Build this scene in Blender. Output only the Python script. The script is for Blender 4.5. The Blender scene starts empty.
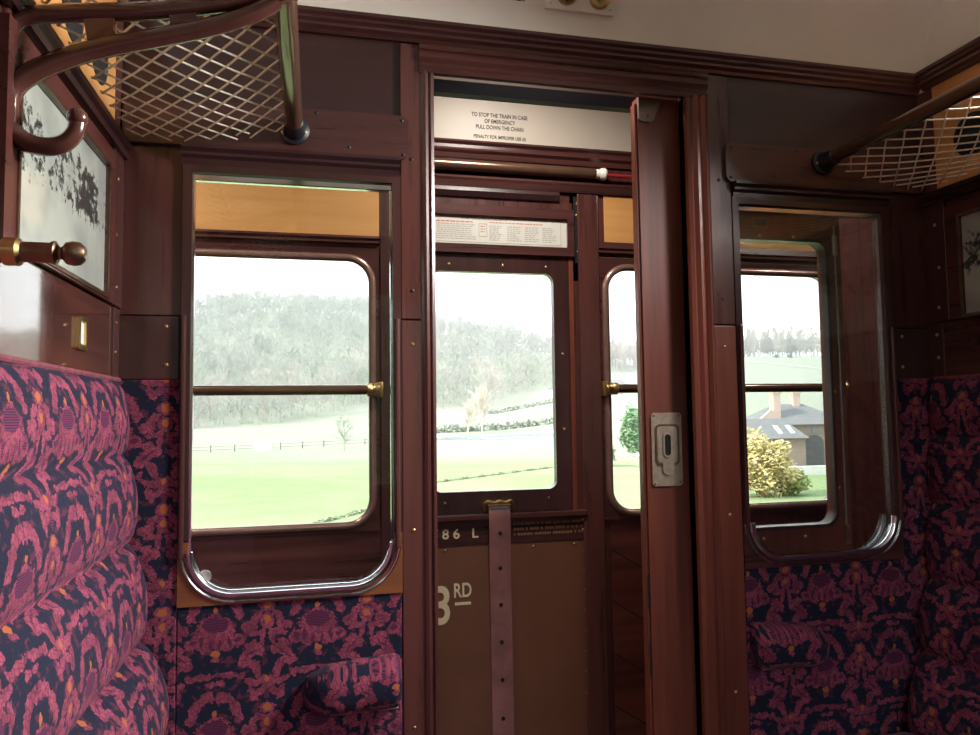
import bpy, bmesh, math, random
from mathutils import Vector, Matrix, noise
random.seed(7)
SKY, SUN, FILL, CORR, EXPOSURE, HAZE = 3.3, 9.0, 26, 10, 0.17, .0007     # sky, sun, added compartment fill, added corridor fills
S = bpy.context.scene
COL = S.collection
PI = math.pi
ORG = {}

# ------------------------------------------------------------------ node helpers
class Ex:
    """small wrapper so shader maths reads like maths"""
    def __init__(s, nt, sock): s.nt, s.s = nt, sock
    def _m(s, op, a, b=None, c=None):
        n = s.nt.nodes.new('ShaderNodeMath'); n.operation = op
        for i, v in enumerate((a, b, c)):
            if v is None: continue
            if isinstance(v, Ex): s.nt.links.new(v.s, n.inputs[i])
            else: n.inputs[i].default_value = v
        return Ex(s.nt, n.outputs[0])
    def __add__(s, o): return s._m('ADD', s, o)
    def __sub__(s, o): return s._m('SUBTRACT', s, o)
    def __mul__(s, o): return s._m('MULTIPLY', s, o)
    def __truediv__(s, o): return s._m('DIVIDE', s, o)
    def abs(s): return s._m('ABSOLUTE', s)
    def fract(s): return s._m('FRACT', s)
    def wrap(s, lo, hi): return s._m('WRAP', s, hi, lo)
    def min(s, o): return s._m('MINIMUM', s, o)
    def max(s, o): return s._m('MAXIMUM', s, o)
    def lt(s, o): return s._m('LESS_THAN', s, o)
    def gt(s, o): return s._m('GREATER_THAN', s, o)
    def ramp(s, a, b):
        n = s.nt.nodes.new('ShaderNodeMapRange'); n.clamp = True; n.interpolation_type = 'SMOOTHSTEP'
        s.nt.links.new(s.s, n.inputs[0]); n.inputs[1].default_value = a; n.inputs[2].default_value = b
        n.inputs[3].default_value = 0; n.inputs[4].default_value = 1
        return Ex(s.nt, n.outputs[0])

def new_mat(name):
    m = bpy.data.materials.new(name); m.use_nodes = True
    nt = m.node_tree; b = nt.nodes['Principled BSDF']
    return m, nt, b
def mixc(nt, fac, a, b):
    n = nt.nodes.new('ShaderNodeMix'); n.data_type = 'RGBA'
    for v, i in ((fac, 0), (a, 6), (b, 7)):
        if isinstance(v, Ex): nt.links.new(v.s, n.inputs[i])
        elif hasattr(v, 'is_linked'): nt.links.new(v, n.inputs[i])
        elif i == 0: n.inputs[0].default_value = v
        else: n.inputs[i].default_value = (*v, 1)
    return n.outputs[2]
def tex_noise(nt, vec, scale, detail=3, rough=.55):
    n = nt.nodes.new('ShaderNodeTexNoise'); n.inputs['Scale'].default_value = scale
    n.inputs['Detail'].default_value = detail; n.inputs['Roughness'].default_value = rough
    nt.links.new(vec, n.inputs['Vector']); return Ex(nt, n.outputs[0])
def mapping(nt, kind='Object', scale=(1, 1, 1), rot=(0, 0, 0)):
    tc = nt.nodes.new('ShaderNodeTexCoord'); mp = nt.nodes.new('ShaderNodeMapping')
    mp.inputs['Scale'].default_value = scale; mp.inputs['Rotation'].default_value = rot
    nt.links.new(tc.outputs[kind], mp.inputs['Vector']); return mp.outputs['Vector']
def bump(nt, b, h, strength, dist):
    n = nt.nodes.new('ShaderNodeBump'); n.inputs['Strength'].default_value = strength; n.inputs['Distance'].default_value = dist
    nt.links.new(h.s, n.inputs['Height']); nt.links.new(n.outputs[0], b.inputs['Normal'])

def wood(name, c1, c2, axis='z', rough=.28, k=1.0, rot=(0, 0, 0), coat=.35):
    m, nt, b = new_mat(name)
    st = {'x': (2.2, 40, 40), 'y': (40, 2.2, 40), 'z': (40, 40, 2.2)}[axis]
    v = mapping(nt, 'Object', tuple(k * s for s in st), rot)
    g = tex_noise(nt, v, 1.0, 5, .6)
    v2 = mapping(nt, 'Object', tuple(k * s * .16 for s in st), rot)
    g2 = tex_noise(nt, v2, 1.0, 2, .5)
    f = (g * .55 + g2 * .65).ramp(.38, .82)
    nt.links.new(mixc(nt, f, c1, c2), b.inputs['Base Color'])
    nt.links.new((g * .16 + (rough - .07)).s, b.inputs['Roughness'])
    b.inputs['Coat Weight'].default_value = coat; b.inputs['Coat Roughness'].default_value = .05 if coat > .9 else .16
    bump(nt, b, g, .05, .002)
    return m
def flat(name, c, rough=.5, metal=0, spot=.0, sc=8, coat=0):
    m, nt, b = new_mat(name)
    v = mapping(nt, 'Object'); n = tex_noise(nt, v, sc, 4)
    d = tuple(x * (1 - spot) for x in c); e = tuple(min(1, x * (1 + spot)) for x in c)
    nt.links.new(mixc(nt, n.ramp(.3, .7), d, e), b.inputs['Base Color'])
    b.inputs['Roughness'].default_value = rough; b.inputs['Metallic'].default_value = metal
    b.inputs['Coat Weight'].default_value = coat
    return m
def glass_mat(name, tint=(.97, .985, .98), refl=.9):
    m = bpy.data.materials.new(name); m.use_nodes = True; nt = m.node_tree; nt.nodes.clear()
    out = nt.nodes.new('ShaderNodeOutputMaterial'); t = nt.nodes.new('ShaderNodeBsdfTransparent'); t.inputs[0].default_value = (*tint, 1)
    g = nt.nodes.new('ShaderNodeBsdfGlossy'); g.inputs['Roughness'].default_value = .02; g.inputs[0].default_value = (refl,) * 3 + (1,)
    fr = nt.nodes.new('ShaderNodeFresnel'); fr.inputs[0].default_value = 1.45
    mx = nt.nodes.new('ShaderNodeMixShader')
    nt.links.new(fr.outputs[0], mx.inputs[0]); nt.links.new(t.outputs[0], mx.inputs[1]); nt.links.new(g.outputs[0], mx.inputs[2])
    nt.links.new(mx.outputs[0], out.inputs[0]); return m

def moquette():
    m, nt, b = new_mat('moquette')
    tc = nt.nodes.new('ShaderNodeTexCoord'); uv = tc.outputs['UV']
    sp = nt.nodes.new('ShaderNodeSeparateXYZ'); nt.links.new(uv, sp.inputs[0])
    u, v = Ex(nt, sp.outputs[0]), Ex(nt, sp.outputs[1])
    n1 = nt.nodes.new('ShaderNodeTexNoise'); n1.inputs['Scale'].default_value = 85; n1.inputs['Detail'].default_value = 2
    nt.links.new(uv, n1.inputs['Vector'])
    sc = nt.nodes.new('ShaderNodeSeparateColor'); nt.links.new(n1.outputs['Color'], sc.inputs[0])
    W, H = .204, .206
    # fold first, then roughen, so the ragged edges mirror like a woven damask
    p = (u + .077) / W; q = (v + .012) / H
    x = ((p.fract() - .5).abs() + (Ex(nt, sc.outputs[0]) - .5) * .06)
    y = q + (Ex(nt, sc.outputs[1]) - .5) * .075
    def ell(cx, cy, rx, ry, ang=0):
        dx = x - cx; dy = (y - cy).wrap(-.5, .5)
        if ang:
            c, s = math.cos(math.radians(ang)), math.sin(math.radians(ang))
            dx, dy = dx * c + dy * s, dy * c - dx * s
        dx = dx / rx; dy = dy / ry
        return dx * dx + dy * dy
    def union(*l):
        r = l[0]
        for k in l[1:]: r = r.min(k)
        return r
    leaf = union(ell(0, .0, .195, .175), ell(.0, .10, .10, .09), ell(.21, -.09, .085, .065, -25), ell(.10, -.12, .10, .07), ell(0, -.27, .045, .03),
                 ell(.095, .365, .10, .048, -28), ell(.195, .25, .105, .052, -66), ell(.235, .155, .05, .045), ell(.03, .36, .03, .05),
                 ell(.33, -.23, .135, .052, 38), ell(.27, -.31, .06, .05), ell(.37, -.34, .07, .045, -30), ell(.42, -.20, .05, .05), ell(.34, -.14, .06, .035, 20),
                 ell(.40, -.40, .04, .08, 18), ell(.5, -.50, .095, .06), ell(.36, -.505, .10, .036, -14), ell(.365, -.62, .042, .085, 24), ell(.44, -.60, .07, .035, 30),
                 ell(.5, -.77, .085, .06), ell(.5, -.92, .07, .085), ell(.40, -.86, .07, .04, 35), ell(.36, -.95, .05, .06), ell(.455, -.06, .028, .10, -8), ell(.385, -.03, .075, .032, 10),
                 ell(.12, -.425, .13, .032, -6), ell(.05, -.50, .05, .03), ell(.30, .03, .05, .05), ell(.25, -.44, .05, .03, 40))
    hole = union(ell(0, .075, .125, .078), ell(.215, -.085, .035, .025), ell(.13, -.09, .018, .06, 8), ell(.045, -.12, .016, .05), ell(.335, -.235, .09, .010, 38), ell(.5, -.64, .03, .05))
    spot = union(ell(0, -.215, .042, .034), ell(0, .215, .022, .030), ell(.5, -.485, .026, .034), ell(.5, -.765, .042, .038), ell(.5, -.905, .032, .036))
    fine = tex_noise(nt, uv, 150, 2)
    lm = (leaf * ((fine - .5) * 1.9 + 1.12)).ramp(1.16, .94)
    hm = hole.ramp(1.1, .9); om = spot.ramp(1.2, .8)
    vo = nt.nodes.new('ShaderNodeTexVoronoi'); vo.feature = 'DISTANCE_TO_EDGE'; vo.inputs['Scale'].default_value = 105
    nt.links.new(uv, vo.inputs['Vector'])
    vein = Ex(nt, vo.outputs['Distance']).ramp(.10, .03)
    wv = nt.nodes.new('ShaderNodeTexWave'); wv.inputs['Scale'].default_value = 95; wv.bands_direction = 'Y'; wv.inputs['Distortion'].default_value = 1
    nt.links.new(uv, wv.inputs['Vector'])
    gn = tex_noise(nt, uv, 55, 3)
    ground = mixc(nt, gn.ramp(.54, .64) * .6, (.011, .014, .030), (.13, .026, .05))
    tone = tex_noise(nt, uv, 30, 2)
    pink = mixc(nt, tone.ramp(.35, .65), (.175, .036, .060), (.275, .058, .095))
    pink = mixc(nt, vein * .6, pink, (.035, .014, .045))
    dark = mixc(nt, Ex(nt, wv.outputs[0]).ramp(.45, .55), (.03, .013, .04), (.13, .025, .06))
    c = mixc(nt, lm, ground, pink); c = mixc(nt, hm, c, dark); c = mixc(nt, om, c, (.33, .10, .04))
    nt.links.new(c, b.inputs['Base Color'])
    b.inputs['Roughness'].default_value = .9; b.inputs['Specular IOR Level'].default_value = .15
    b.inputs['Sheen Weight'].default_value = .12; b.inputs['Sheen Roughness'].default_value = .4
    b.inputs['Sheen Tint'].default_value = (.8, .55, .75, 1)
    fz = tex_noise(nt, uv, 420, 2)
    bump(nt, b, fz, .25, .002)
    return m

M = {}
M['mahog'] = wood('mahogany_upright_grain', (.038, .014, .013), (.112, .037, .030), 'z')
M['mahog_x'] = wood('mahogany_level_grain', (.034, .013, .013), (.098, .031, .027), 'x')
M['mahog_y'] = wood('mahogany_lengthwise_grain', (.040, .013, .012), (.110, .033, .026), 'y')
M['red'] = wood('red_mahogany', (.085, .020, .013), (.20, .048, .026), 'z', .42, 1, (0, 0, 0), .08)
M['dark'] = wood('dark_mahogany', (.020, .008, .010), (.050, .018, .018), 'x', .3)
M['dark_z'] = wood('dark_mahogany_upright', (.026, .011, .011), (.064, .023, .021), 'z', .3)
M['glossy'] = wood('varnished_mahogany', (.040, .014, .012), (.10, .034, .025), 'y', .10, 1, (0, 0, 0), 1.0)
M['corner'] = wood('corner_wood_lit', (.14, .046, .016), (.22, .076, .024), 'x', .4)
M['amber'] = wood('pale_amber_veneer', (.52, .245, .07), (.66, .34, .115), 'x', .4, .7)
M['board'] = wood('raking_board', (.045, .012, .010), (.13, .032, .022), 'x', .3, 1, (0, math.radians(-32), 0))
M['moq'] = moquette()
M['maroon'] = flat('maroon_piping', (.16, .035, .055), .9, 0, .3, 60)
M['cream'] = flat('cream_paint', (.46, .405, .335), .45, 0, .03, 5)
M['white'] = flat('white_ceiling_paint', (.88, .87, .81), .5, 0, .03, 3)
M['brown'] = flat('brown_painted_panel', (.165, .064, .036), .42, 0, .08, 6)
M['chrome'] = flat('chrome', (.80, .82, .86), .14, 1, .03)
M['steel'] = flat('dull_steel', (.50, .46, .42), .38, 1, .1)
M['dull'] = flat('tarnished_plate', (.24, .19, .165), .5, .8, .15, 30)
M['trim'] = flat('copper_brown_trim', (.34, .20, .165), .26, .55, .1, 20, .6)
M['brass'] = flat('brass', (.62, .42, .18), .32, 1, .1, 30)
M['bronze'] = flat('aged_bronze', (.25, .165, .11), .38, 1, .2, 40)
M['handle'] = flat('worn_nickel', (.40, .325, .25), .42, .45, .12, 60)
M['iron'] = flat('brown_enamelled_iron', (.085, .030, .024), .24, 0, .12, 20, .5)
M['rod'] = flat('polished_brown_tube', (.16, .085, .055), .22, .55, .1, 20, .5)
M['black'] = flat('black_iron', (.012, .013, .018), .4, 0, .1)
M['navy'] = flat('dark_navy_track', (.006, .012, .026), .5, 0, .1)
M['void'] = flat('black_recess', (.004, .004, .005), .9)
M['cord'] = flat('cream_cord', (.88, .82, .68), .8, 0, .1, 60)
M['ink'] = flat('black_ink', (.03, .025, .025), .6)
M['redink'] = flat('red_ink', (.55, .16, .12), .6)
M['grey_ink'] = flat('grey_ink', (.36, .35, .32), .6)
M['paper'] = flat('notice_paper', (.64, .63, .57), .5, 0, .03, 12)
M['gold'] = flat('cream_gold_lettering', (.74, .62, .40), .5, 0, .05)
M['faint'] = flat('faded_gold_lettering', (.20, .10, .05), .5)
M['strap'] = flat('brown_leather', (.27, .115, .11), .34, 0, .2, 14, .2)
M['redcord'] = flat('red_chain', (.35, .02, .03), .4)
M['ivory'] = flat('ivory_collar', (.82, .80, .74), .35)
M['glass'] = glass_mat('window_glass')
M['floor'] = flat('brown_linoleum', (.06, .035, .025), .6, 0, .15)

# ------------------------------------------------------------------ mesh helpers
def box(bm, x0, x1, y0, y1, z0, z1, bev=0, seg=2):
    x0, x1 = sorted((x0, x1)); y0, y1 = sorted((y0, y1)); z0, z1 = sorted((z0, z1))
    vs = [bm.verts.new((x, y, z)) for x in (x0, x1) for y in (y0, y1) for z in (z0, z1)]
    fs = [bm.faces.new([vs[i] for i in f]) for f in ((0, 1, 3, 2), (4, 6, 7, 5), (0, 4, 5, 1), (2, 3, 7, 6), (0, 2, 6, 4), (1, 5, 7, 3))]
    if bev:
        es = {e for f in fs for e in f.edges}
        bmesh.ops.bevel(bm, geom=list(es), offset=bev, segments=seg, profile=.5, affect='EDGES')
    return bm
def B(*a, **k): return box(bmesh.new(), *a, **k)
def place(p, t, plane):   # (a, b) in the plane, t across it
    return {'xz': (p[0], t, p[1]), 'yz': (t, p[0], p[1]), 'xy': (p[0], p[1], t)}[plane]
def open_at(bm, z):
    f = [f for f in bm.faces if all(abs(v.co.z - z) < 2e-3 for v in f.verts)]
    bmesh.ops.delete(bm, geom=f, context='FACES_ONLY'); return bm
def prism(bm, pts, t0, t1, plane='xz'):
    a = [bm.verts.new(place(p, t0, plane)) for p in pts]; c = [bm.verts.new(place(p, t1, plane)) for p in pts]
    n = len(pts)
    bm.faces.new(a); bm.faces.new(c[::-1])
    for i in range(n): bm.faces.new((a[i], c[i], c[(i + 1) % n], a[(i + 1) % n]))
    return bm
def rrect(x0, x1, z0, z1, r, n=7):
    if not hasattr(r, '__len__'): r = (r,) * 4          # bl, br, tr, tl
    out = []
    for (cx, cz, rr, a0) in ((x0, z0, r[0], 180), (x1, z0, r[1], 270), (x1, z1, r[2], 0), (x0, z1, r[3], 90)):
        rr = max(rr, 1e-4)
        ox = cx + rr if cx == x0 else cx - rr; oz = cz + rr if cz == z0 else cz - rr
        for i in range(n + 1):
            a = math.radians(a0 + 90 * i / n); out.append((ox + rr * math.cos(a), oz + rr * math.sin(a)))
    return out
def ring(bm, outer, inner, t0, t1, plane='xz'):
    n = len(outer); L = []
    for pts, t in ((outer, t0), (outer, t1), (inner, t1), (inner, t0)): L.append([bm.verts.new(place(p, t, plane)) for p in pts])
    for k in range(4):
        A, C = L[k], L[(k + 1) % 4]
        for i in range(n):
            j = (i + 1) % n
            bm.faces.new((A[i], A[j], C[j], C[i]))
    return bm
def tube(bm, path, rad, sides=10, closed=False, cap=True, flatten=None):
    P = [Vector(p) for p in path]; n = len(P); rings = []
    if not hasattr(rad, '__len__'): rad = [rad] * n
    up = None
    for i in range(n):
        if closed: t = (P[(i + 1) % n] - P[i - 1]).normalized()
        else: t = (P[min(i + 1, n - 1)] - P[max(i - 1, 0)]).normalized()
        if up is None:
            up = Vector((0, 0, 1)) if abs(t.z) < .9 else Vector((1, 0, 0))
        up = (up - t * up.dot(t)).normalized(); s = t.cross(up)
        rings.append([bm.verts.new(P[i] + (up * math.cos(2 * PI * k / sides) + s * math.sin(2 * PI * k / sides)) * rad[i]) for k in range(sides)])
    for i in range(n if closed else n - 1):
        A, C = rings[i], rings[(i + 1) % n]
        for k in range(sides): bm.faces.new((A[k], A[(k + 1) % sides], C[(k + 1) % sides], C[k]))
    if cap and not closed: bm.faces.new(rings[0][::-1]); bm.faces.new(rings[-1])
    return bm
def lathe(bm, prof, base, axis, sides=18):
    """prof: (radius, distance) pairs along axis from base"""
    ax = Vector(axis).normalized(); u = ax.orthogonal().normalized(); w = ax.cross(u); b = Vector(base); R = []
    for r, d in prof: R.append([bm.verts.new(b + ax * d + (u * math.cos(2 * PI * k / sides) + w * math.sin(2 * PI * k / sides)) * max(r, 1e-4)) for k in range(sides)])
    for A, C in zip(R, R[1:]):
        for k in range(sides): bm.faces.new((A[k], A[(k + 1) % sides], C[(k + 1) % sides], C[k]))
    bm.faces.new(R[0][::-1]); bm.faces.new(R[-1]); return bm
def ball(bm, c, r, sx=1, sy=1, sz=1, u=14, v=9):
    g = bmesh.ops.create_uvsphere(bm, u_segments=u, v_segments=v, radius=r)
    bmesh.ops.transform(bm, matrix=Matrix.Translation(c) @ Matrix.Diagonal((sx, sy, sz, 1)), verts=g['verts']); return bm
def spline(pts, k=6):
    P = [Vector(p) for p in pts]; out = []
    for i in range(len(P) - 1):
        a, b, c, d = P[max(i - 1, 0)], P[i], P[i + 1], P[min(i + 2, len(P) - 1)]
        for j in range(k):
            t = j / k
            out.append(.5 * ((2 * b) + (c - a) * t + (2 * a - 5 * b + 4 * c - d) * t * t + (3 * b - a - 3 * c + d) * t ** 3))
    return out + [P[-1]]

def obj(name, bm, mat, parent=None, smooth=False, loc=None, uv=None):
    bmesh.ops.recalc_face_normals(bm, faces=bm.faces) if len(bm.faces) < 60000 else None
    vs = bm.verts
    if parent is not None: org = ORG[parent.name]
    elif loc is not None: org = Vector(loc)
    else:
        bm.verts.ensure_lookup_table()
        xs = [v.co for v in vs]; lo = [min(c[i] for c in xs) for i in range(3)]; hi = [max(c[i] for c in xs) for i in range(3)]
        org = Vector(((lo[0] + hi[0]) / 2, (lo[1] + hi[1]) / 2, lo[2]))
    if uv:
        lay = bm.loops.layers.uv.new('UVMap')
        for f in bm.faces:
            n = f.normal
            for l in f.loops:
                c = l.vert.co
                l[lay].uv = uv(c, n)
    for v in vs: v.co -= org
    me = bpy.data.meshes.new(name); bm.to_mesh(me); bm.free()
    if smooth:
        for p in me.polygons: p.use_smooth = True
        if smooth != 'all':
            me.set_sharp_from_angle(angle=math.radians(38))
    me.materials.append(mat)
    o = bpy.data.objects.new(name, me); COL.objects.link(o)
    if parent is not None: o.parent = parent
    else: o.location = org
    ORG[o.name] = org
    return o
def thing(name, label, cat, loc, group=None, kind=None):
    o = bpy.data.objects.new(name, None); COL.objects.link(o); o.location = loc; o.empty_display_size = .05
    ORG[o.name] = Vector(loc); return tag(o, label, cat, group, kind)
def tag(o, label, cat, group=None, kind=None):
    o['label'] = label; o['category'] = cat
    if group: o['group'] = group
    if kind: o['kind'] = kind
    return o
def copy_tree(o, parent=None):
    c = o.copy(); COL.objects.link(c); c.parent = parent
    for ch in o.children: copy_tree(ch, c)
    ORG[c.name] = ORG.get(o.name, Vector()); return c
def text_bm(strings, size, x, y, z, align='LEFT', lead=1.25, normal='-y', sx=1.0, rot=None, depth=.0006):
    cu = bpy.data.curves.new('t', 'FONT'); cu.body = '\n'.join(strings); cu.size = size; cu.align_x = align
    cu.space_line = lead * .8; cu.extrude = depth; cu.offset = size * .016
    o = bpy.data.objects.new('t', cu); COL.objects.link(o)
    dg = bpy.context.evaluated_depsgraph_get(); dg.update()
    me = bpy.data.meshes.new_from_object(o.evaluated_get(dg))
    R = rot if rot is not None else Matrix.Rotation(PI / 2, 4, 'X')
    me.transform(Matrix.Translation((x, y, z)) @ R @ Matrix.Diagonal((sx, 1, 1, 1)))
    bm = bmesh.new(); bm.from_mesh(me)
    bpy.data.objects.remove(o); bpy.data.curves.remove(cu); bpy.data.meshes.remove(me)
    return bm
def screw_bm(x, y, z, r=.0042, axis=(0, -1, 0)):
    return lathe(bmesh.new(), [(r, -.001), (r, .0006), (r * .7, .0016), (0, .002)], (x, y, z), axis, 10)
uv_xz = lambda c, n: (c.x + .02, c.z) if abs(n.y) >= max(abs(n.x), abs(n.z)) else ((c.y, c.z) if abs(n.x) > abs(n.z) else (c.x, c.y))

XL, XR = -.395, 1.595            # the two side walls of the compartment
YO = .70                         # inner face of the coach side beyond the corridor
YB = -2.02                       # window side of the compartment, behind the viewer
PT = .028                        # thickness of the corridor partition

# ================================================================== COMPARTMENT SHELL
tag(obj('floor', B(-1.6, 2.8, YB, YO + .06, -.05, 0), M['floor']), 'brown linoleum floor of the compartment and corridor', 'floor', kind='structure')

wf = thing('wall_front', 'mahogany partition between compartment and corridor, with moquette below the windows', 'wall', (.6, 0, 0), kind='structure')
# carcass behind the panels, with the three openings left free
bm = bmesh.new()
for (x0, x1, z0, z1) in ((-1.6, -.262, 0, 2.47), (.175, .262, 0, 2.47), (.897, 1.025, 0, 2.47), (1.462, 2.8, 0, 2.47),
                         (-.262, .175, 0, .875), (-.262, .175, 1.785, 2.47), (1.025, 1.462, 0, .875), (1.025, 1.462, 1.785, 2.47), (.262, .897, 2.056, 2.47)):
    box(bm, x0, x1, .004, PT, z0, z1)
obj('carcass', bm, M['mahog'], wf)
for side in (0, 1):
    mx = (lambda x: x) if side == 0 else (lambda x: 1.2 - x)
    obj('upper_panel', B(mx(XL), mx(.186), -.001, .004, 1.92, 2.115, bev=.001), M['dark'], wf)
    # raised board that carries the rack, its free end rounded
    pts = rrect(min(mx(-.39), mx(.202)), max(mx(-.39), mx(.202)), 1.826, 1.925, (.003, .016, .016, .003) if side == 0 else (.016, .003, .003, .016), 5)
    rb = obj('rail_board', prism(bmesh.new(), pts, -.019, -.001), M['mahog_x'], wf)
    for xx, zz in ((.190, 1.836), (.187, 1.914), (.07, 1.845), (.0, 1.917)):
        obj('screw', screw_bm(mx(xx), -.0192, zz, .004), M['black'], rb, True)
    obj('frieze_panel', B(mx(XL), mx(-.275), -.004, .004, 1.466, 1.826, bev=.001), M['mahog'], wf)
    dp = obj('dark_panel', B(mx(XL), mx(-.277), -.010, .004, 1.332, 1.463, bev=.002), M['dark_z'], wf)
    for xx, zz in ((-.30, 1.362), (-.302, 1.442)): obj('screw', screw_bm(mx(xx), -.0102, zz), M['brass'], dp, True)
    # little hood moulding above the window
    prof = [(-.001, 1.826), (-.030, 1.826), (-.030, 1.819), (-.022, 1.812), (-.022, 1.806), (-.014, 1.800), (-.012, 1.786), (-.001, 1.786)]
    obj('window_hood', prism(bmesh.new(), prof, mx(-.275), mx(.182), 'yz'), M['dark'], wf)
    # moquette beside and below the window
    obj('side_moquette', B(mx(XL), mx(-.274), -.009, .004, .30, 1.332, bev=.003), M['moq'], wf, uv=uv_xz)
    obj('lower_moquette', B(mx(-.274), mx(.183), -.009, .004, .30, .868, bev=.003), M['moq'], wf, uv=uv_xz)
    obj('skirting_board', B(mx(XL), mx(.183), -.006, .004, .0, .30, bev=.002), M['mahog_x'], wf)
    # post between window and doorway, in two lengths that meet at a joint
    xa, xb = (.185, .242) if side == 0 else (1.015, .955)
    M_ = M['mahog'] if side == 0 else M['mahog']
    po = obj('post', B(xa, xb, -.010, .004, 0, 1.463, bev=.002), M['red'] if side else M['mahog'], wf)
    for zz in (.58, 1.0, 1.41): obj('screw', screw_bm((xa + xb) / 2 - .004, -.0102, zz), M['brass'], po, True)
    po = obj('post', B(xa, xb, -.010, .004, 1.466, 2.10, bev=.002), M['mahog'], wf)
    for zz in (1.53, 1.83): obj('screw', screw_bm((xa + xb) / 2 - .004, -.0102, zz), M['black'], po, True)
# header board under the cornice between the posts
obj('header_board', B(.242, .955, -.006, .004, 2.06, 2.12), M['mahog_x'], wf)

# cornice: a stepped moulding along the partition and both side walls
cor = [(.0, 2.104), (-.010, 2.104), (-.012, 2.112), (-.020, 2.118), (-.020, 2.124), (-.026, 2.130), (-.026, 2.136), (-.032, 2.142), (-.032, 2.150), (.0, 2.150)]
tag(obj('trim_1', prism(bmesh.new(), cor, XL, XR, 'yz'), M['mahog_x'], loc=(.6, 0, 2.1)), 'dark mahogany cornice along the top of the corridor partition', 'cornice', kind='structure')
tag(obj('trim_2', prism(bmesh.new(), [(XL - a, b) for a, b in cor], YB, -.03, 'xz'), M['mahog_y'], loc=(XL, -1, 2.1)), 'dark mahogany cornice above the left luggage rack', 'cornice', kind='structure')
tag(obj('trim_3', prism(bmesh.new(), [(XR + a, b) for a, b in cor], YB, -.03, 'xz'), M['mahog_y'], loc=(XR, -1, 2.1)), 'dark mahogany cornice above the right luggage rack', 'cornice', kind='structure')

# door architrave: head, slim left bead and wide right casing with beads
arc = thing('trim_4', 'moulded mahogany architrave around the doorway to the corridor', 'architrave', (.58, 0, 0), kind='structure')
bm = bmesh.new()
prof = [(.004, 2.102), (-.018, 2.102), (-.022, 2.096), (-.018, 2.088), (-.014, 2.086), (-.018, 2.078), (-.020, 2.068), (-.014, 2.058), (-.012, 2.052), (-.016, 2.044), (-.014, 2.034), (.028, 2.048), (.028, 2.055), (.004, 2.062)]
prism(bm, prof, .228, .955, 'yz'); obj('head', bm, M['mahog_x'], arc)
prof = [(.228, -.008), (.236, -.014), (.242, -.016), (.248, -.012), (.250, -.009), (.255, -.013), (.262, -.010), (.262, .028), (.244, .028), (.228, 0)]
obj('jamb', prism(bmesh.new(), prof, 0, 2.04, 'xy'), M['mahog'], arc)
prof = [(.955, -.008), (.950, -.018), (.943, -.021), (.936, -.016), (.933, -.013), (.928, -.017), (.921, -.018), (.914, -.013), (.911, -.011), (.906, -.014), (.897, -.011), (.897, .028), (.92, .028), (.955, 0)]
obj('jamb', prism(bmesh.new(), prof, 0, 2.04, 'xy'), M['red'], arc)

# ------------------------------------------------------------------ side walls
for side in (0, 1):
    xw = XL if side == 0 else XR; sg = 1 if side == 0 else -1     # sg points into the compartment
    nm = 'left' if side == 0 else 'right'
    w = thing('wall_' + nm, 'mahogany compartment wall above the %s seat, amber veneer under its cornice' % nm, 'wall', (xw, -1, 0), kind='structure')
    obj('carcass', B(xw - sg * .05, xw - sg * .012, YB, .0, 0, 2.60), M['mahog_y'], w)
    obj('lower_panel', B(xw - sg * .012, xw, YB, -.004, .0, 1.476, bev=.001), M['glossy'], w)
    obj('picture_backing', B(xw - sg * .012, xw - sg * .003, YB, -.004, 1.478, 1.80), M['mahog_y'], w)
    cs = obj('corner_strip', B(xw - sg * .006, xw + sg * .006, -.075, -.004, 1.478, 1.80, bev=.002), M['dark_z'], w)
    for yy, zz in ((-.045, 1.735), (-.052, 1.62), (-.045, 1.515)): obj('screw', screw_bm(xw + sg * .0062, yy, zz, .0045, (sg, 0, 0)), M['brass'], cs, True)
    cs = obj('corner_bead', B(xw - sg * .003, xw + sg * .004, -.05, -.004, 1.335, 1.475, bev=.001), M['dark_z'], w)
    for yy, zz in ((-.032, 1.445), (-.034, 1.385)): obj('screw', screw_bm(xw + sg * .0042, yy, zz, .0045, (sg, 0, 0)), M['brass'], cs, True)
    # rack rail: stepped moulding with a black fillet
    pr = [(0, 1.79), (.014, 1.79), (.018, 1.797), (.012, 1.803), (.012, 1.808), (.020, 1.812), (.022, 1.820), (.010, 1.826), (0, 1.826)]
    obj('rack_rail', prism(bmesh.new(), [(xw + sg * a, b) for a, b in pr], YB, -.004, 'xz'), M['dark'], w)
    obj('amber_panel', B(xw - sg * .012, xw - sg * .002, YB, -.05, 1.826, 2.105), M['amber'], w)
    obj('amber_stop', B(xw - sg * .012, xw, -.05, -.004, 1.826, 2.105), M['mahog'], w)
    for yc in (-.165, -.322):
        v = obj('vent_hole', lathe(bmesh.new(), [(.055, -.004), (.055, .001), (.050, .003), (.046, .002), (0, .002)], (xw - sg * .002, yc, 1.936), (sg, 0, 0), 28), M['void'], w, True)
    obj('upper_wall', B(xw - sg * .012, xw, YB, -.004, 2.105, 2.60), M['white'], w)

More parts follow.
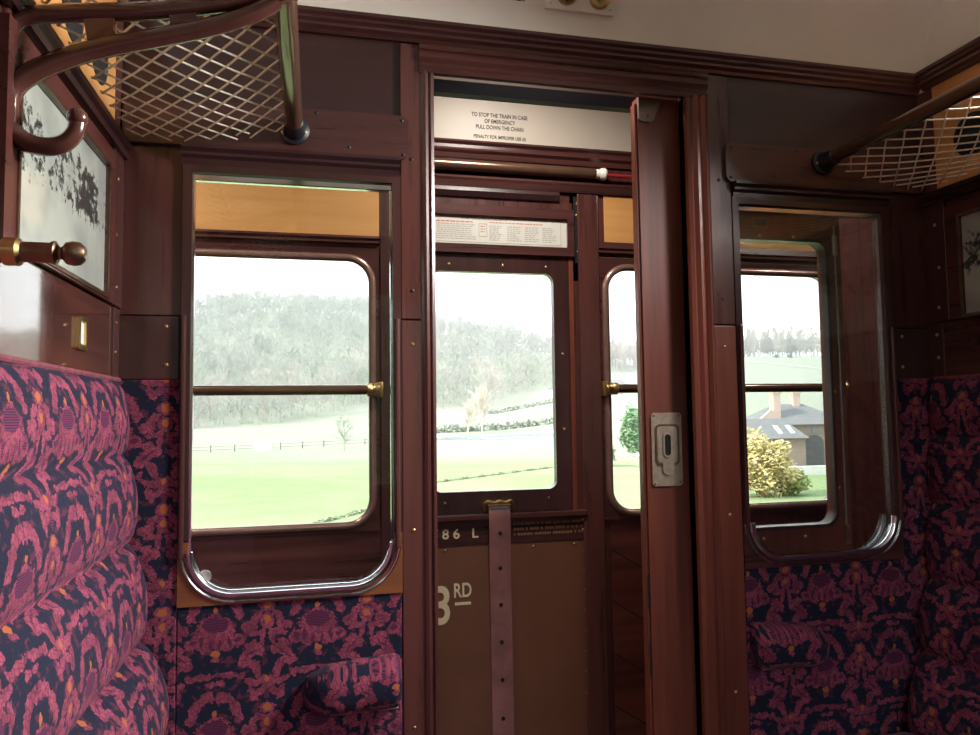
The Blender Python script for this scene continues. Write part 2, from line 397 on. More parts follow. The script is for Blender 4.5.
# ceiling: cove that springs steeply from the cornice, then flattens
pts = [(-.030 - .62 * (1 - math.cos(t)), 2.148 + .36 * math.sin(t)) for t in [PI / 2 * i / 18 for i in range(19)]]
pts += [(-1.4, 2.508)] + [(-1.4 - .60 * math.sin(t), 2.148 + .36 * math.cos(t)) for t in [PI / 2 * i / 8 for i in range(1, 9)]]
prof = pts + [(p[0], 2.62) for p in (pts[-1],)] + [(-.0, 2.62), (-.0, 2.148)]
bm = bmesh.new(); L = [[bm.verts.new((x, p[0], p[1])) for p in pts] for x in (XL - .02, XR + .02)]
for i in range(len(pts) - 1): bm.faces.new((L[0][i], L[0][i + 1], L[1][i + 1], L[1][i]))
T = [[bm.verts.new((x, p[0], 2.62)) for p in pts] for x in (XL - .02, XR + .02)]
for i in range(len(pts) - 1): bm.faces.new((T[0][i], T[1][i], T[1][i + 1], T[0][i + 1]))
for k in (0, 1):
    for i in range(len(pts) - 1): bm.faces.new((L[k][i], L[k][i + 1], T[k][i + 1], T[k][i]))
bm.faces.new((L[0][0], L[1][0], T[1][0], T[0][0])); bm.faces.new((L[0][-1], T[0][-1], T[1][-1], L[1][-1]))
ceil = tag(obj('ceiling', bm, M['white'], smooth=True, loc=(.6, -1, 2.148)), 'white painted ceiling curving up from the cornice', 'ceiling', kind='structure')
def cove(t):   # point, tangent (along +t), inward normal
    y = -.030 - .62 * (1 - math.cos(t)); z = 2.148 + .36 * math.sin(t)
    d = Vector((0, -.62 * math.sin(t), .36 * math.cos(t))).normalized()
    return Vector((0, y, z)), d, Vector((0, -d.z, d.y))
# black wording on the cove
p, d, n = cove(.185)
R = Matrix(((1, d.x, n.x, 0), (0, d.y, n.y, 0), (0, d.z, n.z, 0), (0, 0, 0, 1)))
q = p + n * .001
obj('lettering', text_bm(['OF THE OWNER'], .022, .352, q.y, q.z, 'LEFT', sx=.74, rot=R), M['ink'], ceil)

# back wall (window side): three openings that let the daylight in from behind the viewer
wb = thing('wall_back', 'window side of the compartment behind the viewer', 'wall', (.6, YB, 0), kind='structure')
bm = bmesh.new()
for (x0, x1, z0, z1) in ((-.6, -.30, 0, 2.6), (.15, .27, 0, 2.6), (.93, 1.05, 0, 2.6), (1.50, 1.8, 0, 2.6), (-.30, .15, 0, .86), (.27, .93, 0, .92), (1.05, 1.50, 0, .86),
                         (-.30, .15, 1.86, 2.6), (.27, .93, 1.86, 2.6), (1.05, 1.5, 1.86, 2.6)):
    box(bm, x0, x1, YB - .06, YB, z0, z1)
obj('carcass', bm, M['mahog'], wb)

# ================================================================== PARTITION WINDOWS
def partition_window(name, side, label):
    mx = (lambda x: x) if side == 0 else (lambda x: 1.2 - x)
    w = thing(name, label, 'window', (mx(-.045), 0, .87), kind='structure')
    def rr(x0, x1, z0, z1, r, n=7):
        a, b = sorted((mx(x0), mx(x1)))
        if side and hasattr(r, '__len__'): r = (r[1], r[0], r[3], r[2])
        return rrect(a, b, z0, z1, r, n)
    # wooden frame whose lower corners are rounded
    obj('frame', open_at(ring(bmesh.new(), rr(-.2735, .1845, 1.0, 1.79, .001), rr(-.254, .167, 1.0, 1.772, .003), -.012, .020), 1.0), M['dark_z'], w)
    bm = bmesh.new()
    o = rrect(*sorted((mx(-.2735), mx(.1845))), .8685, .9995, .001); i = rrect(*sorted((mx(-.254), mx(.167))), .886, .9995, (.085, .085, .001, .001))
    ring(bm, o, i, -.013, .020); obj('corner_block', open_at(bm, .9995), M['corner'] if side == 0 else M['mahog_x'], w)  # same wood both sides; right block coloured darker for its dimmer light
    # bead that thickens the sides below the joint
    for xx in (-.268, .174):
        b_ = B(mx(xx - .004), mx(xx + .006), -.020, -.010, .965, 1.466, bev=.003); obj('side_bead', b_, M['mahog'], w)
    # chrome channel around the bottom and two short outer guards at the corners
    def u_path(off, z_top):
        xl, xr, zb, r = -.250 - off, .163 + off, .890 - off, .088 + off
        P = [(xl, z_top)]
        P += [(xl + r - r * math.cos(t), zb + r - r * math.sin(t)) for t in [PI / 2 * k / 10 for k in range(11)]]
        P += [(xr - r + r * math.sin(t), zb + r - r * math.cos(t)) for t in [PI / 2 * k / 10 for k in range(11)]]
        P += [(xr, z_top)]
        return [(mx(a), -.014, c) for a, c in P]
    obj('chrome_channel', tube(bmesh.new(), u_path(0, .975), .0085, 10), M['chrome'], w, True)
    P = u_path(.016, .972)
    obj('corner_guard', tube(bmesh.new(), P[:13], .0035, 8), M['chrome'], w, True)
    obj('corner_guard', tube(bmesh.new(), P[-13:], .0035, 8), M['chrome'], w, True)
    for xx in (-.252, .164):
        obj('bright_edge', B(mx(xx - .0025), mx(xx + .0025), -.002, .010, .972, 1.768), M['chrome'], w)  # added chrome strips stand for light caught along the glass edges
    obj('bright_top_edge', B(mx(-.252), mx(.166), -.004, .012, 1.756, 1.770, bev=.002), M['chrome'], w)  # added strip stands for the lit top edge of the glass
    obj('glass', prism(bmesh.new(), rr(-.254, .167, .886, 1.77, (.085, .085, .002, .002)), .004, .0085), M['glass'], w)
    if side == 0:
        obj('stop_disc', lathe(bmesh.new(), [(.0001, 0), (.013, 0), (.013, .003), (.008, .0035), (0, .0035)], (-.222, .003, .925), (0, -1, 0), 18), M['steel'], w, True)
    return w
partition_window('window_1', 0, 'left partition window with chrome rounded lower edge, looking through to the green field')
partition_window('window_2', 1, 'right partition window with the open sliding door standing behind it')

# ================================================================== SLIDING DOOR (open, slid to the right)
d1 = thing('door_1', 'open sliding mahogany door with flush nickel handle, half hidden behind the right jamb', 'door', (1.07, .05, .02), kind='structure')
DY0, DY1 = .034, .066
bm = ring(bmesh.new(), rrect(.787, 1.36, .02, 2.045, .002), rrect(.905, 1.313, .958, 1.694, (.035, .035, .03, .03)), DY0, DY1)
obj('door_leaf', bm, M['red'], d1)
obj('leading_edge', B(.7795, .787, DY0 + .004, DY1 - .003, .02, 2.03, bev=.002), M['red'], d1)
obj('glass', B(.89, 1.325, .048, .052, .945, 1.705), M['glass'], d1)
obj('window_bead', ring(bmesh.new(), rrect(.897, 1.321, .950, 1.702, (.04, .04, .035, .035)), rrect(.906, 1.312, .959, 1.693, (.034, .034, .029, .029)), DY0 - .004, DY0 + .001), M['dark_z'], d1)
obj('edge_strip', B(1.340, 1.3435, DY0 - .003, DY0 + .001, .93, 1.74), M['steel'], d1)
obj('edge_bolt', B(1.335, 1.349, DY0 - .006, DY0, .905, .955, bev=.002), M['bronze'], d1)
obj('edge_latch', B(1.334, 1.347, DY0 - .006, DY0, 1.66, 1.715, bev=.003), M['steel'], d1)
np_ = obj('number_plate', B(1.098, 1.146, DY0 - .002, DY0, 1.726, 1.752, bev=.001), M['bronze'], d1)
obj('plate_face', B(1.102, 1.142, DY0 - .0026, DY0 - .001, 1.730, 1.748), M['navy'], np_)
for xx, zz in ((1.12, 1.705), (1.22, 1.706), (1.325, 1.30), (1.325, 1.05), (1.10, .93), (1.22, .93)): obj('screw', screw_bm(xx, DY0 - .0002, zz), M['brass'], d1, True)
hp = [(.787, 2.043), (.853, 2.043), (.826, 1.985), (.818, 1.980), (.792, 1.982), (.787, 1.988)]
hg = obj('hanger_plate', prism(bmesh.new(), hp, DY0 - .006, DY0), M['dull'], d1)
for xx, zz in ((.812, 1.997), (.838, 2.028)): obj('screw', screw_bm(xx, DY0 - .0062, zz, .004), M['bronze'], hg, True)
for z0, z1 in ((.78, .86), (.62, .70)): obj('edge_slot', B(.7838, .7870, DY0 - .0012, DY0 + .004, z0, z1), M['void'], d1)
# flush handle: plate with a sunk pull, its tongue and an oblong slot
hb = obj('handle', prism(bmesh.new(), rrect(.7995, .8795, 1.071, 1.250, .009, 6), DY0 - .004, DY0), M['handle'], d1)
cup = rrect(.8085, .8720, 1.122, 1.222, .012, 6)
obj('pull_rim', ring(bmesh.new(), cup, rrect(.8125, .8680, 1.126, 1.218, .010, 6), DY0 - .0065, DY0 - .003), M['bronze'], hb)
obj('pull_plate', prism(bmesh.new(), rrect(.8135, .8670, 1.127, 1.217, .010, 6), DY0 - .0055, DY0 - .003), M['handle'], hb)
obj('pull_tongue', prism(bmesh.new(), rrect(.826, .855, 1.098, 1.130, (.014, .014, .001, .001), 6), DY0 - .0075, DY0 - .003), M['handle'], hb)
obj('slot_rim', ring(bmesh.new(), rrect(.828, .852, 1.140, 1.202, .012, 6), rrect(.832, .848, 1.145, 1.197, .008, 6), DY0 - .008, DY0 - .005), M['handle'], hb)
obj('slot', prism(bmesh.new(), rrect(.832, .848, 1.145, 1.197, .008, 6), DY0 - .0058, DY0 - .005), M['void'], hb)
for xx, zz in ((.806, 1.078), (.873, 1.080), (.806, 1.243), (.873, 1.243)): obj('screw', screw_bm(xx, DY0 - .0042, zz, .003), M['bronze'], hb, True)
# track pelmet the door hangs from
tag(obj('trim_5', B(.20, 1.75, .072, .098, 2.030, 2.0620), M['navy']), 'dark navy door track above the opening on the corridor side', 'door track', kind='structure')

# ================================================================== CORRIDOR SIDE WALL
wc = thing('wall_corridor', 'outer mahogany side of the corridor with amber veneer panels above the windows', 'wall', (.6, YO, 0), kind='structure')
bm = bmesh.new()
TH = .055
for (x0, x1, z0, z1) in ((-1.6, -.71, 0, 2.5), (.185, .298, 0, 2.5), (.849, .945, 0, 2.5), (1.87, 2.8, 0, 2.5), (-.71, .185, 0, .91), (.945, 1.87, 0, .91),
                         (-.71, .185, 1.775, 2.5), (.945, 1.87, 1.785, 2.5), (.298, .849, 1.96, 2.5), (.84, .87, 1.7, 2.0)):
    box(bm, x0, x1, YO, YO + TH, z0, z1)
obj('carcass', bm, M['mahog'], wc)
obj('amber_panel', B(-.75, .196, YO - .004, YO, 1.822, 2.016, bev=.0008), M['amber'], wc)
obj('amber_panel', B(.963, 1.84, YO - .004, YO, 1.836, 2.014, bev=.0008), M['amber'], wc)
obj('post', B(.198, .298, YO - .008, YO, 0, 2.0, bev=.003), M['dark_z'], wc)
obj('post', B(.864, .9375, YO - .012, YO, 0, 1.997, bev=.003), M['mahog'], wc)
obj('lower_panel', B(-.75, .198, YO - .005, YO, 0, .905, bev=.001), M['mahog_x'], wc)
obj('raking_boards', B(.962, 1.91, YO - .005, YO, 0, .905, bev=.001), M['board'], wc)
for k in range(5):
    z = .80 - k * .17
    obj('board_groove', prism(bmesh.new(), [(.963, z), (1.20, z - .15), (1.20, z - .154), (.963, z - .004)], YO - .0056, YO - .004), M['void'], wc)
# moulded rails above the outer door
pr = [(YO, 2.154), (YO - .020, 2.154), (YO - .024, 2.146), (YO - .016, 2.138), (YO - .016, 2.128), (YO - .022, 2.120), (YO - .012, 2.112), (YO - .008, 2.096), (YO, 2.096)]
obj('upper_moulding', prism(bmesh.new(), pr, -1.0, 2.2, 'yz'), M['mahog_x'], wc)
pr = [(YO, 2.036), (YO - .016, 2.036), (YO - .020, 2.028), (YO - .016, 2.020), (YO - .012, 2.0), (YO, 2.0)]
obj('lower_moulding', prism(bmesh.new(), pr, .30, 2.2, 'yz'), M['mahog_x'], wc)
obj('cream_frieze', B(-1.0, 2.2, YO - .008, YO, 2.156, 2.46), M['cream'], wc)
bm = text_bm(['TO STOP THE TRAIN IN CASE', 'OF EMERGENCY', 'PULL DOWN THE CHAIN'], .0186, .597, YO - .0085, 2.241, 'CENTER', 1.38, sx=.78)
obj('lettering', bm, M['ink'], wc)
obj('lettering', text_bm(['PENALTY FOR IMPROPER USE £5'], .0160, .597, YO - .0085, 2.168, 'CENTER', sx=.78), M['ink'], wc)
tag(obj('ceiling_corridor', B(-1.6, 2.8, PT, YO + .06, 2.46, 2.50), M['white']), 'white corridor ceiling glimpsed over the doorway', 'ceiling', kind='structure')
for nm, xx in (('left', -1.6), ('right', 2.76)):
    tag(obj('wall_corridor_' + nm, B(xx, xx + .04, PT, YO, 0, 2.46), M['mahog']), '%s end of the corridor, out of sight' % nm, 'wall', kind='structure')

# alarm chain tube
ac = thing('alarm_chain_tube', 'brown tube with ivory collar and red chain running above the outer door', 'alarm chain', (.62, YO - .024, 2.066))
obj('tube', tube(bmesh.new(), [(-.9, YO - .022, 2.066), (.925, YO - .022, 2.066)], .0195, 16), M['rod'], ac, True)
obj('collar', lathe(bmesh.new(), [(.013, 0), (.016, .004), (.016, .022), (.020, .027), (.022, .040), (.018, .046), (.010, .048)], (.918, YO - .024, 2.066), (1, 0, 0), 18), M['ivory'], ac, True)
obj('chain', tube(bmesh.new(), [(.96, YO - .024, 2.064), (1.9, YO - .024, 2.064)], .006, 8), M['redcord'], ac, True)

# outer windows
def outer_window(name, x0, x1, label):
    w = thing(name, label, 'window', ((x0 + x1) / 2, YO, .9), kind='structure')
    z0, z1 = .925, 1.741
    o = rrect(x0 - .022, x1 + .022, z0 - .022, z1 + .022, .06, 8)
    obj('frame', ring(bmesh.new(), rrect(x0 - .028, x1 + .028, z0 - .028, z1 + .040, .002, 8), rrect(x0 - .004, x1 + .004, z0 - .004, z1 + .004, .074, 8), YO - .012, YO + .03), M['mahog_x'], w)
    P = [(a, YO - .012, c) for a, c in rrect(x0 - .008, x1 + .008, z0 - .008, z1 + .008, .080, 8)]
    obj('moulded_trim', tube(bmesh.new(), P, .0125, 10, closed=True), M['trim'], w, True)
    obj('hood_rail', prism(bmesh.new(), [(YO, 1.834 if x0 > 0 else 1.820), (YO - .016, 1.834 if x0 > 0 else 1.820), (YO - .020, 1.812), (YO - .014, 1.806), (YO - .014, 1.798), (YO, 1.796)], x0 - .03, x1 + .03, 'yz'), M['mahog_x'], w)
    obj('glass', prism(bmesh.new(), rrect(x0 - .003, x1 + .003, z0 - .003, z1 + .003, .072, 8), YO + .012, YO + .017), M['glass'], w)
    return w
outer_window('window_3', -.69, .165, 'left outer corridor window showing wooded hill and green field')
outer_window('window_4', .966, 1.85, 'right outer corridor window partly hidden by the sliding door')
def window_rail(x0, x1, label, ends):
    t = thing('window_rail', label, 'rail', ((x0 + x1) / 2, YO - .03, 1.33), 'guard rails across the corridor windows')
    obj('rail', tube(bmesh.new(), [(x0, YO - .032, 1.333), (x1, YO - .032, 1.333)], .0155, 14), M['rod'], t, True)
    for xe, s in ends:
        bm = bmesh.new(); box(bm, xe - .010, xe + .010, YO - .034, YO - .011, 1.308, 1.358, bev=.004)
        lathe(bm, [(.018, 0), (.021, .003), (.021, .018), (.018, .022), (.021, .026), (.021, .040), (.017, .043)], (xe, YO - .032, 1.333), (s, 0, 0), 16)
        obj('bracket', bm, M['brass'], t, True)
window_rail(-.70, .175, 'guard rail with brass end bracket across the left outer window', ((-.70, 1), (.195, -1)))
window_rail(.945, 1.87, 'guard rail with brass end bracket across the right outer window', ((.942, 1), (1.875, -1)))

# ------------------------------------------------------------------ outer door
d2 = thing('door_2', 'outer carriage door with brown painted lower panel lettered 3RD', 'door', (.572, YO + .01, .02), kind='structure')
obj('door_frame', ring(bmesh.new(), rrect(.300, .848, .86, 1.965, .002), rrect(.352, .800, .965, 1.760, .004), YO - .002, YO + .03), M['mahog'], d2)
obj('stile_bead', B(.829, .846, YO - .009, YO, .93, 1.775, bev=.003), M['red'], d2)
obj('window_frame', ring(bmesh.new(), rrect(.318, .826, .938, 1.768, .003), rrect(.364, .774, 1.006, 1.718, .028), YO - .008, YO + .02), M['dark_z'], d2)
obj('glass', B(.355, .783, YO + .006, YO + .010, .998, 1.726), M['glass'], d2)
for xx, zz in ((.40, .972), (.575, .974), (.745, .977), (.803, 1.2), (.803, 1.45), (.42, 1.742), (.6, 1.742), (.75, 1.742)): obj('screw', screw_bm(xx, YO - .0082, zz, .0045), M['brass'], d2, True)
obj('ledge', B(.300, .875, YO - .020, YO, .914, .934, bev=.004), M['mahog_x'], d2)
nb = obj('number_band', B(.300, .880, YO - .006, YO + .02, .836, .914, bev=.001), M['mahog_x'], d2)
obj('lettering', text_bm(['7 8 6   L'], .043, .507, YO - .0065, .860, 'RIGHT', sx=1.05), M['gold'], nb)
# three short faded lines, too worn to read
random.seed(3)
bm = bmesh.new()
for r, zz in enumerate((.897, .880, .863)):
    x = .625
    while x < .86:
        wd = random.uniform(.004, .011)
        box(bm, x, x + wd, YO - .0066, YO - .0056, zz - .004, zz + .004); x += wd + random.choice((.002, .002, .007))
obj('faded_lettering', bm, M['faint'], nb)
for xx, zz in ((.862, .900), (.862, .868)): obj('screw', screw_bm(xx, YO - .0062, zz), M['brass'], nb, True)
bp = obj('painted_panel', B(.300, .886, YO - .004, YO + .02, .02, .836, bev=.001), M['brown'], d2)
obj('lettering', text_bm(['3'], .165, .421, YO - .0045, .598, 'RIGHT', sx=.80), M['gold'], bp)
obj('lettering', text_bm(['RD'], .062, .424, YO - .0045, .676, 'LEFT', sx=.72), M['gold'], bp)
obj('underline', B(.429, .481, YO - .0050, YO - .003, .651, .660), M['gold'], bp)
for zz in (.80, .735, .672, .606, .540, .474, .41, .34): obj('screw', screw_bm(.866, YO - .0042, zz), M['brass'], bp, True)
for xx in (.40, .69, .83): obj('screw', screw_bm(xx, YO - .0042, .823), M['brass'], bp, True)
hs = obj('hinge_strip', B(.853, .884, YO - .003, YO + .02, 1.76, 1.99, bev=.001), M['void'], d2)
for zz in (1.965, 1.925, 1.80): obj('screw', screw_bm(.866, YO - .0032, zz, .0045), M['brass'], hs, True)
pr = [(YO, 1.998), (YO - .014, 1.998), (YO - .018, 1.985), (YO - .010, 1.968), (YO, 1.962)]
obj('head_moulding', prism(bmesh.new(), pr, .300, .80, 'yz'), M['dark'], d2)
# notice in its frame, screwed above the door window
nt_ = thing('framed_notice', 'long white printed notice in a mahogany frame above the door window', 'notice', (.565, YO - .012, 1.779))
obj('frame', ring(bmesh.new(), rrect(.290, .847, 1.779, 1.938, .003), rrect(.305, .824, 1.808, 1.904, .002), YO - .020, YO - .003), M['mahog_x'], nt_)
pp = obj('paper', B(.303, .826, YO - .010, YO - .006, 1.806, 1.906), M['paper'], nt_)
bm = bmesh.new()
ring(bm, rrect(.312, .804, 1.815, 1.898, .001, 1), rrect(.3132, .8028, 1.8162, 1.8968, .001, 1), YO - .0108, YO - .0098)
ring(bm, rrect(.520, .548, 1.836, 1.879, .001, 1), rrect(.5215, .5465, 1.8375, 1.8775, .001, 1), YO - .0108, YO - .0098)
obj('rule_lines', bm, M['grey_ink'], pp)
bm = bmesh.new()
def words(bm, x0, x1, z, h, lo=.004, hi=.012):
    x = x0
    while x < x1:
        wd = min(random.uniform(lo, hi), x1 - x); box(bm, x, x + wd, YO - .0106, YO - .0098, z - h / 2, z + h / 2); x += wd + .003
for k in range(8): words(bm, .318, .512 - random.random() * .02, 1.874 - k * .0068, .0024)
for c in range(4):
    for k in range(8): words(bm, .556 + c * .061, .556 + c * .061 + random.uniform(.03, .052), 1.872 - k * .0066, .0024)
words(bm, .46, .62, 1.894, .0042, .012, .02)
obj('faint_print', bm, M['grey_ink'], pp)
bm = bmesh.new(); words(bm, .312, .50, 1.883, .004, .01, .018)
obj('red_heading', bm, M['redink'], pp)
bm = bmesh.new(); words(bm, .556, .74, 1.884, .003)
obj('red_heading', bm, M['redink'], pp)
bm = bmesh.new()
for k in range(3): words(bm, .526, .542, 1.870 - k * .009, .003)
obj('red_print', bm, M['redink'], pp)

# leather strap with its staple
st = thing('window_strap', 'brown leather window strap with punched holes hanging down the brown door panel', 'strap', (.575, YO - .02, .40))
bm = bmesh.new()
path = [(.574, YO - .016, .972), (.574, YO - .022, .950), (.5745, YO - .024, .90), (.576, YO - .016, .75), (.578, YO - .012, .55), (.580, YO - .010, .25), (.580, YO - .010, .12)]
ps = spline(path, 6); hw = .035
A = [[bm.verts.new((p.x + s * hw, p.y + o, p.z)) for s in (-1, 1) for o in (0, .004)] for p in ps]
for a, c in zip(A, A[1:]):
    for i, j in ((0, 2), (2, 3), (3, 1), (1, 0)): bm.faces.new((a[i], a[j], c[j], c[i]))
bm.faces.new((A[0][0], A[0][1], A[0][3], A[0][2])); bm.faces.new((A[-1][0], A[-1][2], A[-1][3], A[-1][1]))
sp = obj('strap', bm, M['strap'], st, True)
def strap_y(z):
    k = min(ps, key=lambda p: abs(p.z - z)); return k.x, k.y
for zz in (.872, .761, .645, .528, .41, .29):
    x_, y_ = strap_y(zz)
    obj('strap_hole', lathe(bmesh.new(), [(.0066, 0), (.0066, .0012), (0, .0012)], (x_, y_ + .0002, zz), (0, -1, 0), 12), M['void'], sp)
bm = bmesh.new()
tube(bm, spline([(.528, YO - .012, .945), (.524, YO - .020, .962), (.535, YO - .026, .974), (.556, YO - .026, .970), (.575, YO - .026, .974), (.594, YO - .026, .970), (.611, YO - .026, .974), (.620, YO - .020, .961), (.616, YO - .012, .945)], 5), .0055, 8)
tube(bm, [(.536, YO - .024, .962), (.610, YO - .024, .962)], .004, 8)
obj('staple', bm, M['brass'], st, True)

# ================================================================== SEATS
def bench(side, label):
    mx = (lambda x: x) if side == 0 else (lambda x: 1.2 - x)
    t = thing('bench_seat', label, 'train seat', (mx(-.2), -1, 0))
    # front of the squab: four padded rolls, deeper towards the seat
    rolls = [(1.326, -.385, 1.180, -.371, .020), (1.180, -.371, 1.006, -.361, .026), (1.006, -.361, .816, -.334, .028), (.816, -.334, .640, -.290, .034), (.640, -.290, .44, -.235, .034)]
    prof = [(-.394, 1.326)]
    for z0, x0, z1, x1, bulge in rolls:
        for k in range(11):
            f = k / 10
            prof.append((x0 + (x1 - x0) * f + bulge * (math.sin(PI * f) ** .55 if 0 < f < 1 else 0), z0 + (z1 - z0) * f))
    ys = [-1.98 + 1.90 * k / 40 for k in range(41)] + [-.08 + .068 * math.sin(PI / 2 * k / 8) for k in range(1, 9)]
    arc = [0]
    for a, c in zip(prof, prof[1:]): arc.append(arc[-1] + math.hypot(c[0] - a[0], c[1] - a[1]))
    bm = bmesh.new(); lay = bm.loops.layers.uv.new('UVMap'); G = []
    for y in ys:
        e = max(0, (y + .08) / .068); s = math.sqrt(max(0, 1 - e * e)) * .42 + .58 if e > 0 else 1
        row = []
        for (px, pz) in prof:
            w_ = .0015 * math.sin(y * 23 + pz * 9)
            row.append(bm.verts.new((mx(-.394 + (px + .394) * s + w_), y, pz)))
        G.append(row)
    for j in range(len(ys) - 1):
        for i in range(len(prof) - 1):
            q = ((j, i), (j + 1, i), (j + 1, i + 1), (j, i + 1))
            f = bm.faces.new([G[a][b] for a, b in q])
            for l, (a, b) in zip(f.loops, q): l[lay].uv = (ys[a] + .05, 1.33 - arc[b])
    # close the end next to the partition
    bk = [bm.verts.new((mx(-.394), ys[-1] + .001, p[1])) for p in prof]
    for i in range(len(prof) - 1):
        f = bm.faces.new((G[-1][i], bk[i], bk[i + 1], G[-1][i + 1]))
        for l in f.loops: l[lay].uv = (l.vert.co.x, l.vert.co.z)
    obj('backrest', bm, M['moq'], t, 'all')
    obj('piping', tube(bmesh.new(), [(mx(-.388), -1.98, 1.330), (mx(-.388), -.02, 1.330)], .0055, 8), M['maroon'], t, True)
    obj('seat_cushion', B(mx(-.25), mx(.17), -1.97, -.03, .30, .46, bev=.035, seg=4), M['moq'], t, True, uv=lambda c, n: (c.y, c.x) if abs(n.z) > .5 else (c.y, c.z))
    obj('plinth', B(mx(-.36), mx(.12), -1.97, -.03, .0, .30, bev=.004), M['mahog_y'], t)
    return t
bench(0, 'left bench seat with tall padded maroon and navy moquette back')
bench(1, 'right bench seat with maroon and navy moquette back, dim beside the right window')

def armrest(side, label):
    mx = (lambda x: x) if side == 0 else (lambda x: 1.2 - x)
    bm = bmesh.new(); n = 22
    lay = bm.loops.layers.uv.new('UVMap'); G = []
    # stations from the square end at the door to the tapering round end
    for k in range(n + 1):
        f = k / n; x = .176 - f * .205
        s = math.sqrt(max(0.0, 1 - max(0, (f - .62) / .38) ** 2)) * .97 + .03
        s0 = min(1, f / .06) ** .5 * .12 + .88
        row = []
        for a in range(15):
            t = PI * a / 14
            ry, rz = .068 * s * s0, (.053 * (1 - .10 * f)) * s * s0
            cz = .690 - .012 * f
            cy, sy = math.cos(t), math.sin(t)
            row.append(bm.verts.new((mx(x), -.008 - ry * sy ** .6, cz + rz * (abs(cy) ** .75) * (1 if cy > 0 else -1))))
        G.append(row)
    for j in range(n):
        for i in range(14):
            f = bm.faces.new((G[j][i], G[j + 1][i], G[j + 1][i + 1], G[j][i + 1]))
            for l in f.loops: l[lay].uv = (l.vert.co.x * 1.1 + .05, l.vert.co.z - .6 * l.vert.co.y + .03)
    f = bm.faces.new(G[0])
    for l in f.loops: l[lay].uv = (l.vert.co.y, l.vert.co.z)
    t = thing('armrest', label, 'armrest', (mx(.07), -.01, .63))
    obj('pad', bm, M['moq'], t, 'all')
    P = [(mx(.170 - .160 * k / 12), -.048 + .03 * max(0, (k / 12 - .6)) , .641 + .004 * k / 12 + .018 * max(0, k / 12 - .75)) for k in range(13)]
    obj('piping', tube(bmesh.new(), P, .0035, 8), M['strap'], t, True)
armrest(0, 'padded moquette armrest below the left window, beside the door post')
armrest(1, 'padded moquette armrest below the right window, right of the sliding door')

# ================================================================== LUGGAGE RACKS
def rack(side, label):
    mx = (lambda x: x) if side == 0 else (lambda x: 1.2 - x)
    xr = -.047 if side == 0 else -.077
    zr = 1.874 if side == 0 else 1.891
    t = thing('luggage_rack', label, 'luggage rack', (mx(-.22), -.8, 1.6))
    obj('rod', tube(bmesh.new(), [(mx(xr), -1.95, zr), (mx(xr), -.028, zr)], (.0188 if side == 0 else .0168), 20), M['rod'], t, True)
    fl = obj('flange', lathe(bmesh.new(), [(.033, 0), (.033, .006), (.026, .010), (.023, .022), (.020, .050), (.017, .052)], (mx(xr), -.019, zr), (0, -1, 0), 28), M['black'], t, True)
    for dx, dz in ((-.022, -.010), (.022, -.006)): obj('screw', screw_bm(mx(xr + dx), -.0295, zr + dz, .0048), M['brass'], fl, True)
    # string net: two families of crossing cords, sagging a little, tied at rod and wall
    bm = bmesh.new()
    xa, xb = -.372, xr - .012; za, zb = 1.832, zr - .006
    def net(f, y): return Vector((mx(xa + (xb - xa) * f), y, za + (zb - za) * f - .016 * math.sin(PI * f)))
    step = .058; span = (xb - xa)
    run = span / step * .0685
    for fam in (1, -1):
        y0 = -2.3
        while y0 < .35:
            P = []
            for k in range(13):
                f = k / 12; y = y0 + fam * (f - .5) * run * 1.12
                wob = .0012 * math.sin(k * 2.1 + y0 * 40)
                if -1.72 < y < -.022: P.append(net(f, y + wob))
            if len(P) > 1: tube(bm, P, .0019, 5, cap=False)
            y0 += step
    for k in range(24):                               # free tails at the partition end
        pass
    obj('net', bm, M['cord'], t, True)
    # shaped iron bracket with a coat hook, in a plane across the rack
    yb = -.572
    def xz(p): return (mx(p[0]), yb, p[1])
    def arm(pts, rad, k=6):
        P = spline([(a, yb, c) for a, c in pts], k); n = len(P)
        R = [rad[0] + (rad[1] - rad[0]) * i / (n - 1) for i in range(n)]
        return tube(bmesh.new(), [(mx(p.x), p.y, p.z) for p in P], R, 12)
    lower = [(-.396, 1.640), (-.397, 1.672), (-.386, 1.697), (-.360, 1.719), (-.318, 1.742), (-.275, 1.759), (-.212, 1.779), (-.146, 1.801), (-.090, 1.826), (-.056, 1.850)]
    upper = [(-.404, 1.748), (-.396, 1.772), (-.380, 1.789), (-.34, 1.798), (-.225, 1.815), (-.12, 1.840), (-.054, 1.862)]
    ap = obj('bracket_arm', arm(lower, (.0145, .0128)), M['iron'], t, True)
    obj('bracket_top_bar', arm(upper, (.0118, .0128)), M['iron'], t, True)
    hook = [(-.397, 1.668), (-.398, 1.645), (-.388, 1.628), (-.368, 1.616), (-.346, 1.614), (-.327, 1.621), (-.315, 1.636), (-.312, 1.653)]
    bm = arm(hook, (.0150, .0105)); ball(bm, (mx(-.3125), yb, 1.656), .0135); obj('coat_hook', bm, M['iron'], t, True)
    web = [(-.300, 1.752), (-.270, 1.761), (-.268, 1.808), (-.308, 1.801)]
    for wb_ in (web, [(-.196, 1.783), (-.166, 1.794), (-.162, 1.828), (-.200, 1.818)], [(-.098, 1.822), (-.04, 1.852), (-.05, 1.866), (-.104, 1.846)]):
        obj('bracket_web', prism(bmesh.new(), [(mx(a), c) for a, c in wb_], yb - .006, yb + .006), M['iron'], t)
    bm = bmesh.new(); tube(bm, [(mx(xr), yb - .020, zr), (mx(xr), yb + .020, zr)], .022, 20)
    obj('rod_socket', bm, M['iron'], t, True)
    bm = B(mx(-.408), mx(-.390), yb - .022, yb + .022, 1.615, 1.80, bev=.006, seg=3)
    obj('wall_plate', bm, M['iron'], t, True)
    return t
